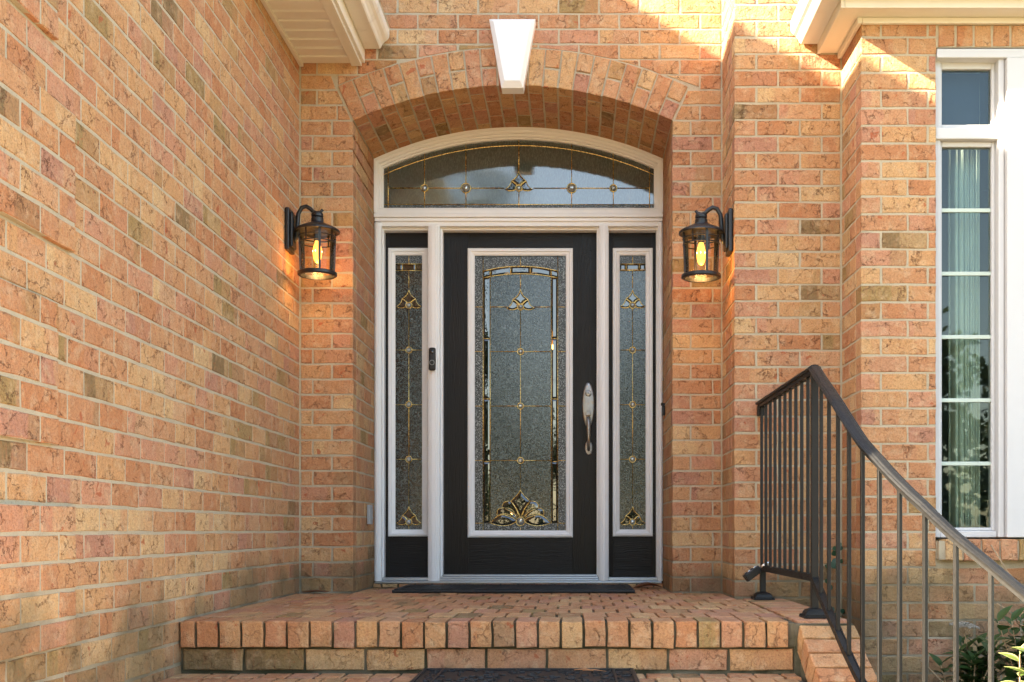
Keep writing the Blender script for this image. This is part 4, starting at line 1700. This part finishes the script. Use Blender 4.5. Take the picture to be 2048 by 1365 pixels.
for k in range(1, 4):                                  # courses on the cheek wall's inner and outer sides
    zc = -.10 - (k - .5) * PITCH
    W.brick((XS2 - .004, YS + .3, zc), (0, 1, 0), (0, 0, 1), (1, 0, 0), .2, BH, .05)
W.finish(320)

# ------------------------------------------------------------------ door mats
mt = thing('doormat', 'flat black rubber doormat lying in front of the front door', 'doormat', (-.32, 6.0, 0))
MB().box(-.956, .320, 5.770, 6.300, .0035, .019).build('base', 'rubber', mt, bevel=.004)
q = MB()
for a, b, c_, d_ in ((-.945, .309, 5.780, 5.80), (-.945, .309, 6.270, 6.290), (-.945, -.915, 5.801, 6.269), (.279, .309, 5.801, 6.269)):
    q.box(a, b, c_, d_, .0192, .024)
q.build('rim', 'rubber', mt, bevel=.0015)
q = MB()
for i in range(46):
    x = -.90 + i * .0257
    q.box(x, x + .013, 5.815, 6.255, .0192, .0215)
q.build('ribs', 'rubber', mt)
mt2 = thing('doormat', 'black rubber doormat with scrolled relief lying on the lower step', 'doormat', (-.16, 3.9, -RISE))
MX0, MX1, MY0, MY1, MZ = -.552, .222, 3.57, 4.005, -RISE + .004
MB().box(MX0, MX1, MY0, MY1, MZ, MZ + .011).build('base', 'rubber', mt2, bevel=.003)
q = MB()
for a, b, c_, d_ in ((MX0 + .006, MX1 - .006, MY0 + .004, MY0 + .016), (MX0 + .006, MX1 - .006, MY1 - .016, MY1 - .004), (MX0 + .006, MX0 + .018, MY0 + .0165, MY1 - .0165), (MX1 - .018, MX1 - .006, MY0 + .0165, MY1 - .0165),
                     (MX0 + .075, MX0 + .083, MY0 + .02, MY1 - .02), (MX1 - .083, MX1 - .075, MY0 + .02, MY1 - .02)):
    q.box(a, b, c_, d_, MZ + .0112, MZ + .018)
q.build('rim', 'rubber', mt2, bevel=.002)
q = MB()
rr = random.Random(4)
for i in range(150):
    x, y, s_ = rr.uniform(MX0 + .03, MX1 - .03), rr.uniform(MY0 + .03, MY1 - .03), rr.uniform(.012, .026)
    a0, sp = rr.uniform(0, 6.28), rr.uniform(2.2, 4.2)
    pts = []
    for j in range(9):
        t_ = j / 8
        rad = s_ * (1 - .55 * t_)
        px_, py_ = x + rad * math.cos(a0 + sp * t_), y + rad * math.sin(a0 + sp * t_)
        pts.append((min(max(px_, MX0 + .02), MX1 - .02), min(max(py_, MY0 + .02), MY1 - .02), MZ + .013))
    q.tube(pts, [.0042] * 8 + [.002], 5)
q.build('scroll_relief', 'rubber', mt2)['kind'] = 'stuff'
for i, (x, y, a, l_) in enumerate([(-.0, 3.915, .35, .07), (.03, 3.90, .22, .085), (.015, 3.93, .3, .05)]):
    q = MB()
    q.tube([(x, y, MZ + .022), (x + l_ * .5, y - l_ * .5 * a, MZ + .026), (x + l_, y - l_ * a * .8, MZ + .021)], [.0015, .0018, .001], 5)
    tag(q.build('pine_needles', 'needle', None, smooth=True), ('longest rust-coloured pine needle on the scrolled doormat' if i == 1 else 'middling rust-coloured pine needle on the scrolled doormat' if i == 0 else 'shortest rust-coloured pine needle on the scrolled doormat'), 'pine needle', 'pine needles on the mat')

# ------------------------------------------------------------------ handrail
hr = thing('handrail', 'black iron stair handrail with square balusters, descending and flaring outwards', 'handrail', (.91, 4.2, 0))
ZR, ZBOT = .942, .152          # underside of top rail cap and centre of bottom rail on the level part


def along(pth, n=4):
    out = []
    for i in range(len(pth) - 1):
        for j in range(n):
            t = j / n
            p0 = pth[max(i - 1, 0)]
            p1, p2 = pth[i], pth[i + 1]
            p3 = pth[min(i + 2, len(pth) - 1)]
            if i == 0:
                out.append((p1[0] + (p2[0] - p1[0]) * t, p1[1] + (p2[1] - p1[1]) * t))
            else:
                f = lambda a, b, c, d: .5 * (2 * b + (c - a) * t + (2 * a - 5 * b + 4 * c - d) * t * t + (3 * b - a - 3 * c + d) * t ** 3)
                if i == 1:
                    p0 = (2 * p1[0] - p2[0], 2 * p1[1] - p2[1])
                out.append((f(p0[0], p1[0], p2[0], p3[0]), f(p0[1], p1[1], p2[1], p3[1])))
    out.append(pth[-1])
    return out


flat = [PATH[0], PATH[1]]
slo = along(PATH[1:], 4)
arc = [0]
for i in range(1, len(slo)):
    arc.append(arc[-1] + math.dist(slo[i], slo[i - 1]))


DROP = [0, .056, .112, .173, .246, .323, .391, .466, .541, .629, .711, .797, .880, .963, 1.046, 1.129, 1.21]


def rail_z(base, s):
    t = s / .1143
    i = min(int(t), len(DROP) - 2)
    return base - (DROP[i] + (DROP[i + 1] - DROP[i]) * (t - i))


top_prof = [(-.024, .0), (-.025, .007), (-.020, .013), (-.017, .0125), (-.012, .018), (0, .020), (.012, .018), (.017, .0125), (.020, .013), (.025, .007), (.024, .0), (.013, -.002), (.013, -.016), (-.013, -.016), (-.013, -.002)]
MB().sweep([(flat[0][0], flat[0][1] + .02, ZR), (flat[1][0], flat[1][1] - .006, ZR)], top_prof).build('top_rail', 'rail', hr)
MB().sweep([(p[0], p[1], rail_z(ZR, s)) for p, s in zip(slo, arc)], top_prof).build('top_rail', 'rail', hr, smooth=False)
bprof = [(-.013, -.013), (.013, -.013), (.013, .013), (.010, .013), (.010, .009), (-.010, .009), (-.010, .013), (-.013, .013)]
MB().sweep([(flat[0][0], flat[0][1] - .06, ZBOT), (flat[1][0], flat[1][1], ZBOT)], bprof).build('bottom_rail', 'rail', hr)
MB().sweep([(p[0], p[1], rail_z(ZBOT, s)) for p, s in zip(slo, arc)], bprof).build('bottom_rail', 'rail', hr)


def square(x, y, z0, z1, w, ang, name):
    h = w / 2
    c, s = math.cos(ang), math.sin(ang)
    MB().obox((x, y, (z0 + z1) / 2), (c * h, s * h, 0), (-s * h, c * h, 0), (0, 0, (z1 - z0) / 2)).build(name, 'rail', hr, bevel=.0012, seg=1)


nb = 10
for i in range(nb):
    t = i / nb
    square(flat[0][0] + (flat[1][0] - flat[0][0]) * t, 5.305 + (flat[1][1] - 5.305) * t, ZBOT + .005, ZR - .01, .0127, 0, 'baluster')
square(PATH[1][0], PATH[1][1], .012, ZR - .002, .0265, 0, 'post')
square(.903, 5.262, .012, ZBOT - .012, .0265, 0, 'post')
for i in range(2, len(PATH)):
    s = .1143 * (i - 1)
    a = math.atan2(PATH[i][0] - PATH[i - 1][0], -(PATH[i][1] - PATH[i - 1][1]))
    square(PATH[i][0], PATH[i][1], rail_z(ZBOT, s) + .004, rail_z(ZR, s) - .008, .0127, a, 'baluster')
q = MB()
sX, sY = slo[-1]
for (x, y) in ((PATH[1][0], PATH[1][1]), (.903, 5.262)):
    q = MB()
    q.box(x - .050, x + .050, y - .050, y + .050, .002, .008)
    q.build('base_plate', 'rail', hr, bevel=.002)
    q = MB()
    vs, fs = [], []
    prof = [(.040, .008), (.040, .014), (.036, .026), (.028, .034), (.018, .038), (.0145, .040)]
    for r_, h_ in prof:
        vs += [(x - r_, y - r_, h_), (x + r_, y - r_, h_), (x + r_, y + r_, h_), (x - r_, y + r_, h_)]
    for a in range(len(prof) - 1):
        for k in range(4):
            k2 = (k + 1) % 4
            fs.append((a * 4 + k, a * 4 + k2, (a + 1) * 4 + k2, (a + 1) * 4 + k))
    q.add(vs, fs).build('post_shoe', 'rail', hr)
    for bx_, by_ in ((-1, -1), (1, -1), (1, 1), (-1, 1)):
        MB().lathe([(.006, .008), (.006, .013), (.003, .015), (0, .015)], (x + bx_ * .043, y + by_ * .043, 0), 6).build('bolt', 'rail', hr)
MB().box(flat[0][0] - .016, flat[0][0] + .016, 5.318, 5.352, ZR - .055, ZR - .005).build('wall_bracket', 'rail', hr, bevel=.002)
# lower newel standing on the walk
square(PATH[-1][0], PATH[-1][1], GZ + .03, rail_z(ZR, .1143 * 15) - .004, .0265, .7, 'post')

# key lockbox hooked on the rail
lb = thing('key_lockbox', 'black key lockbox hanging by a chrome shackle from the rail post', 'lockbox', (.86, 5.2, .1))
c0 = Vector((.846, 5.215, .128))
ax = Vector((-.81, -.08, -.58)).normalized()          # hangs away from the shackle
az = Vector((0, 1, 0)) - ax * ax.y
az.normalize()
ay = ax.cross(az).normalized()
MB().obox(c0, ax * .042, ay * .0185, az * .024).build('body', 'plastic', lb, bevel=.004, seg=3)
MB().obox(c0 - az * .0245, ax * .036, ay * .0145, az * .002).build('face_plate', 'plastic', lb, bevel=.001)
for i in range(4):
    MB().obox(c0 + ax * (-.024 + .016 * i) - ay * .0195 * (1 if ay.z < 0 else -1), ax * .0055, ay * .003, az * .012).build('dial', 'chrome' if i in (0, 2) else 'plastic', lb, bevel=.002)
sh = []
for i in range(13):
    w = math.pi * i / 12
    sh.append(c0 - ax * (.042 + .040 + .016 * math.sin(w)) + az * (.016 * math.cos(w)))
sh = [c0 - ax * .038 + az * .016] + sh + [c0 - ax * .038 - az * .016]
MB().tube(sh, .0048, 10).build('shackle', 'chrome', lb, smooth=True)


# ------------------------------------------------------------------ plants
def leaf_mesh(l, w, mat, fold=.25, curl=.2):
    vs, fs, rim = [], [], []
    n = 6
    for i in range(n + 1):
        t = i / n
        hw = w * math.sin(math.pi * (t ** .8)) * .5 + .0004
        z = -curl * l * t * t
        for s_ in (-1, 0, 1):
            vs.append((s_ * hw, l * t, z + abs(s_) * fold * hw))
            rim.append(abs(s_) if i < n else 1)
    for i in range(n):
        for s_ in range(2):
            a = i * 3 + s_
            fs.append((a, a + 1, a + 4, a + 3))
    me = bpy.data.meshes.new('leaf')
    me.from_pydata(vs, [], fs)
    me.polygons.foreach_set('use_smooth', [True] * len(fs))
    me.attributes.new('rim', 'FLOAT', 'POINT').data.foreach_set('value', rim)
    me.materials.append(M[mat])
    return me


def place_leaf(me, p, d, up, s, parent, name='leaf'):
    d = Vector(d).normalized()
    x = d.cross(Vector(up)).normalized()
    z = x.cross(d).normalized()
    B = Matrix(((x.x * s, d.x * s, z.x * s, p[0]), (x.y * s, d.y * s, z.y * s, p[1]), (x.z * s, d.z * s, z.z * s, p[2]), (0, 0, 0, 1)))
    o = bpy.data.objects.new(name, me)
    COL.objects.link(o)
    o.matrix_basis = B
    adopt(o, parent)
    return o


def shrub(base, h, spread, nst, per, mat, label, seed, l=.06, w=.026, lean=(0, 0)):
    rg_ = random.Random(seed)
    t = thing('shrub', label, 'shrub', base)
    me = leaf_mesh(l, w, mat)
    for i in range(nst):
        a = rg_.uniform(0, 6.28)
        top = Vector((base[0] + math.cos(a) * spread * rg_.uniform(.2, 1) + lean[0], base[1] + math.sin(a) * spread * .7 * rg_.uniform(.2, 1) + lean[1], base[2] + h * rg_.uniform(.72, 1.0)))
        b = Vector(base) + Vector((math.cos(a) * .02, math.sin(a) * .02, 0))
        mid = (b + top) / 2 + Vector((rg_.uniform(-.02, .02), rg_.uniform(-.02, .02), .03))
        pts = [b, mid, top]
        MB().tube(pts, [.004, .003, .0018], 6).build('stem', 'twig', t, smooth=True)
        for j in range(per):
            f = 1 - (j / per) * .62
            p = b * (1 - f) ** 2 + mid * 2 * f * (1 - f) + top * f * f
            an = j * 2.4 + rg_.uniform(-.4, .4)
            d = Vector((math.cos(an), math.sin(an), rg_.uniform(.15, .75) + (f > .95) * .8))
            place_leaf(me, p, d, (rg_.uniform(-.2, .2), rg_.uniform(-.2, .2), 1), rg_.uniform(.7, 1.2), t)
    return t


shrub((1.66, 4.62, GZ + .02), .42, .15, 15, 15, 'leafd', 'dark green leafy shrub under the dried flower head', 3, .078, .042)
shrub((1.87, 4.50, GZ + .02), .52, .15, 14, 15, 'leafd', 'taller dark green leafy shrub below the window mullion panel', 8, .082, .044)
shrub((1.50, 3.56, GZ + .02), .52, .10, 7, 11, 'leafl', 'sunlit yellow-green shrub with pale leaf edges beside the flared handrail', 5, .078, .040, (.02, 0))
shrub((2.20, 4.42, GZ + .02), .66, .13, 10, 16, 'leafd', 'tall green shrub rising beside the brick window sill', 13, .08, .038)

df = thing('dried_flower', 'dried grey flower head on a bare stalk against the brick bay', 'flower', (1.66, 4.66, GZ))
fp = Vector((1.655, 4.66, -.085))
MB().tube([(1.70, 4.64, GZ + .02), (1.685, 4.65, -.33), (1.665, 4.66, -.17), fp], [.0032, .003, .0027, .002], 6).build('stalk', 'twig', df, smooth=True)
rg_ = random.Random(2)
q = MB()
for i in range(170):
    a, r_ = rg_.uniform(0, 6.28), .062 * math.sqrt(rg_.random())
    x, y = fp.x + r_ * math.cos(a), fp.y + r_ * math.sin(a) * .8
    z = fp.z + .028 - r_ * .28 - (x - fp.x) * .12 + rg_.uniform(-.004, .004)
    s_ = rg_.uniform(.002, .0042)
    q.obox((x, y, z), (s_, 0, 0), (0, s_ * .9, .001), (0, -.001, s_ * .7))
q.build('flower_head', 'dryflower', df)
for i in range(14):
    a = i * 2.4
    r_ = .05 * math.sqrt((i + 1) / 14)
    MB().tube([fp - Vector((0, 0, .03)), fp + Vector((r_ * .5 * math.cos(a), r_ * .4 * math.sin(a), .0)), fp + Vector((r_ * math.cos(a), r_ * .8 * math.sin(a), .022 - r_ * .28))], [.0014, .0011, .0008], 4).build('flower_stalk', 'twig', df)

for pts, lab in (([(1.80, 4.75, .27), (1.86, 4.73, .16), (1.94, 4.70, .06), (2.02, 4.66, -.04), (2.09, 4.6, -.2)], 'bare pale twig arching below the brick window sill'),
                 ([(1.75, 4.55, .03), (1.80, 4.55, .0), (1.84, 4.54, -.06), (1.90, 4.52, -.12), (1.95, 4.5, -.3)], 'thin curved twig in front of the lower brick bay'),
                 ([(1.45, 4.6, -.21), (1.49, 4.6, -.25), (1.55, 4.6, -.31), (1.60, 4.6, -.40)], 'short bare twig rising low beside the cheek wall')):
    tag(MB().tube(pts, [.003] + [.0034] * (len(pts) - 2) + [.004], 6).build('twig', 'twig', None, smooth=True), lab, 'twig')

vn = thing('vine', 'small green vine climbing in the corner of pier and bay', 'vine', (XQ - .02, YP - .03, -.1))
rg_ = random.Random(9)
vp = [Vector((XQ - .03 + .02 * math.sin(i * 1.3), YP - .03 - .012 * i / 4, -.14 + i * .062)) for i in range(8)]
MB().tube(vp, .0016, 5).build('stem', 'twig', vn, smooth=True)
lm = leaf_mesh(.036, .028, 'leafv', .1, .15)
for i in range(22):
    p = vp[rg_.randrange(8)] + Vector((rg_.uniform(-.05, .012), rg_.uniform(-.03, .0), rg_.uniform(-.03, .03)))
    place_leaf(lm, p, (rg_.uniform(-1, .6), -.3, rg_.uniform(-.8, .5)), (-.3, -1, .2), rg_.uniform(.7, 1.15), vn)


def dry_leaf(p, s, ang, label, curl=.5):
    vs, fs = [], []
    n = 8
    for i in range(n + 1):
        t = i / n
        hw = .33 * math.sin(math.pi * t ** .9) * s + .001
        for k in (-1, 0, 1):
            vs.append((s * (t - .5), k * hw, .006 + abs(k) * curl * hw * .6 + .12 * s * math.sin(t * 2.6) ** 2 * curl))
    for i in range(n):
        for k in range(2):
            a = i * 3 + k
            fs.append((a, a + 1, a + 4, a + 3))
    o = MB(Matrix.Translation(Vector(p)) @ Matrix.Rotation(ang, 4, 'Z')).add(vs, fs).build('fallen_leaf', 'drybrown', None, smooth=True)
    o.modifiers.new('thickness', 'SOLIDIFY').thickness = .0012
    tag(o, label, 'leaf')


dry_leaf((.415, 6.22, .002), .16, .15, 'large dry brown leaf curled up at the end of the flat doormat', .55)
dry_leaf((-1.35, 5.73, .002), .15, .2, 'dark russet leaf lying in the corner of the two brick walls', .25)
for i, (x, y, a) in enumerate([(-.30, 4.55, .4), (-.26, 4.62, 2.2), (.35, 5.1, 1.1), (-.9, 4.5, .2), (.1, 4.8, 2.7)]):
    q = MB()
    d = Vector((math.cos(a), math.sin(a), 0))
    p = Vector((x, y, .006))
    q.tube([p, p + d * .05 + Vector((0, 0, .006)), p + d * .10 + Vector((.012, .01, 0))], .0011, 4)
    tag(q.build('pine_needles', 'needle', None, smooth=True), 'thin dry pine needle on the landing ' + ['crossed by another needle', 'lying across another needle', 'nearest the brick pier', 'nearest the long side wall', 'alone in the middle of the landing'][i], 'pine needle', 'pine needles on the landing')

# ------------------------------------------------------------------ woods across the street, mirrored in the glass
rg_ = random.Random(21)
VV, FF = [], []
for i in range(22):
    tx = -13 + i * 1.75 + rg_.uniform(-.8, .8)
    tyy = -17 - rg_.uniform(0, 7)
    th = rg_.uniform(12.5, 16.0) if -9 < tx < -1.3 else rg_.uniform(3.0, 5.6)
    b = len(VV)
    for z, r_ in ((GZ, .16), (th * .8, .05)):
        VV += [(tx + r_ * math.cos(w), tyy + r_ * math.sin(w), z) for w in (0, 2.1, 4.2)]
    FF += [(b, b + 1, b + 4, b + 3), (b + 1, b + 2, b + 5, b + 4), (b + 2, b, b + 3, b + 5)]
    for c_ in range(int(4 + th * 1.3)):
        cc = Vector((tx + rg_.gauss(0, 1.0), tyy + rg_.gauss(0, 1.0), th * rg_.uniform(.06, 1)))
        for j in range(110):
            p = cc + Vector((rg_.gauss(0, .5), rg_.gauss(0, .5), rg_.gauss(0, .36)))
            n1 = Vector((rg_.gauss(0, 1), rg_.gauss(0, 1), rg_.gauss(0, 1))).normalized()
            n2 = n1.orthogonal().normalized()
            s_ = rg_.uniform(.10, .22)
            b = len(VV)
            VV += [tuple(p + n1 * s_), tuple(p + n2 * s_ * .6), tuple(p - n1 * s_), tuple(p - n2 * s_ * .6)]
            FF.append((b, b + 1, b + 2, b + 3))
me = bpy.data.meshes.new('woods')
me.from_pydata(VV, [], FF)
me.materials.append(M['leaft'])
wo = bpy.data.objects.new('woods', me)
COL.objects.link(wo)
wo['kind'] = 'stuff'
tag(wo, 'leafy woods across the lawn, facing the house', 'woods')
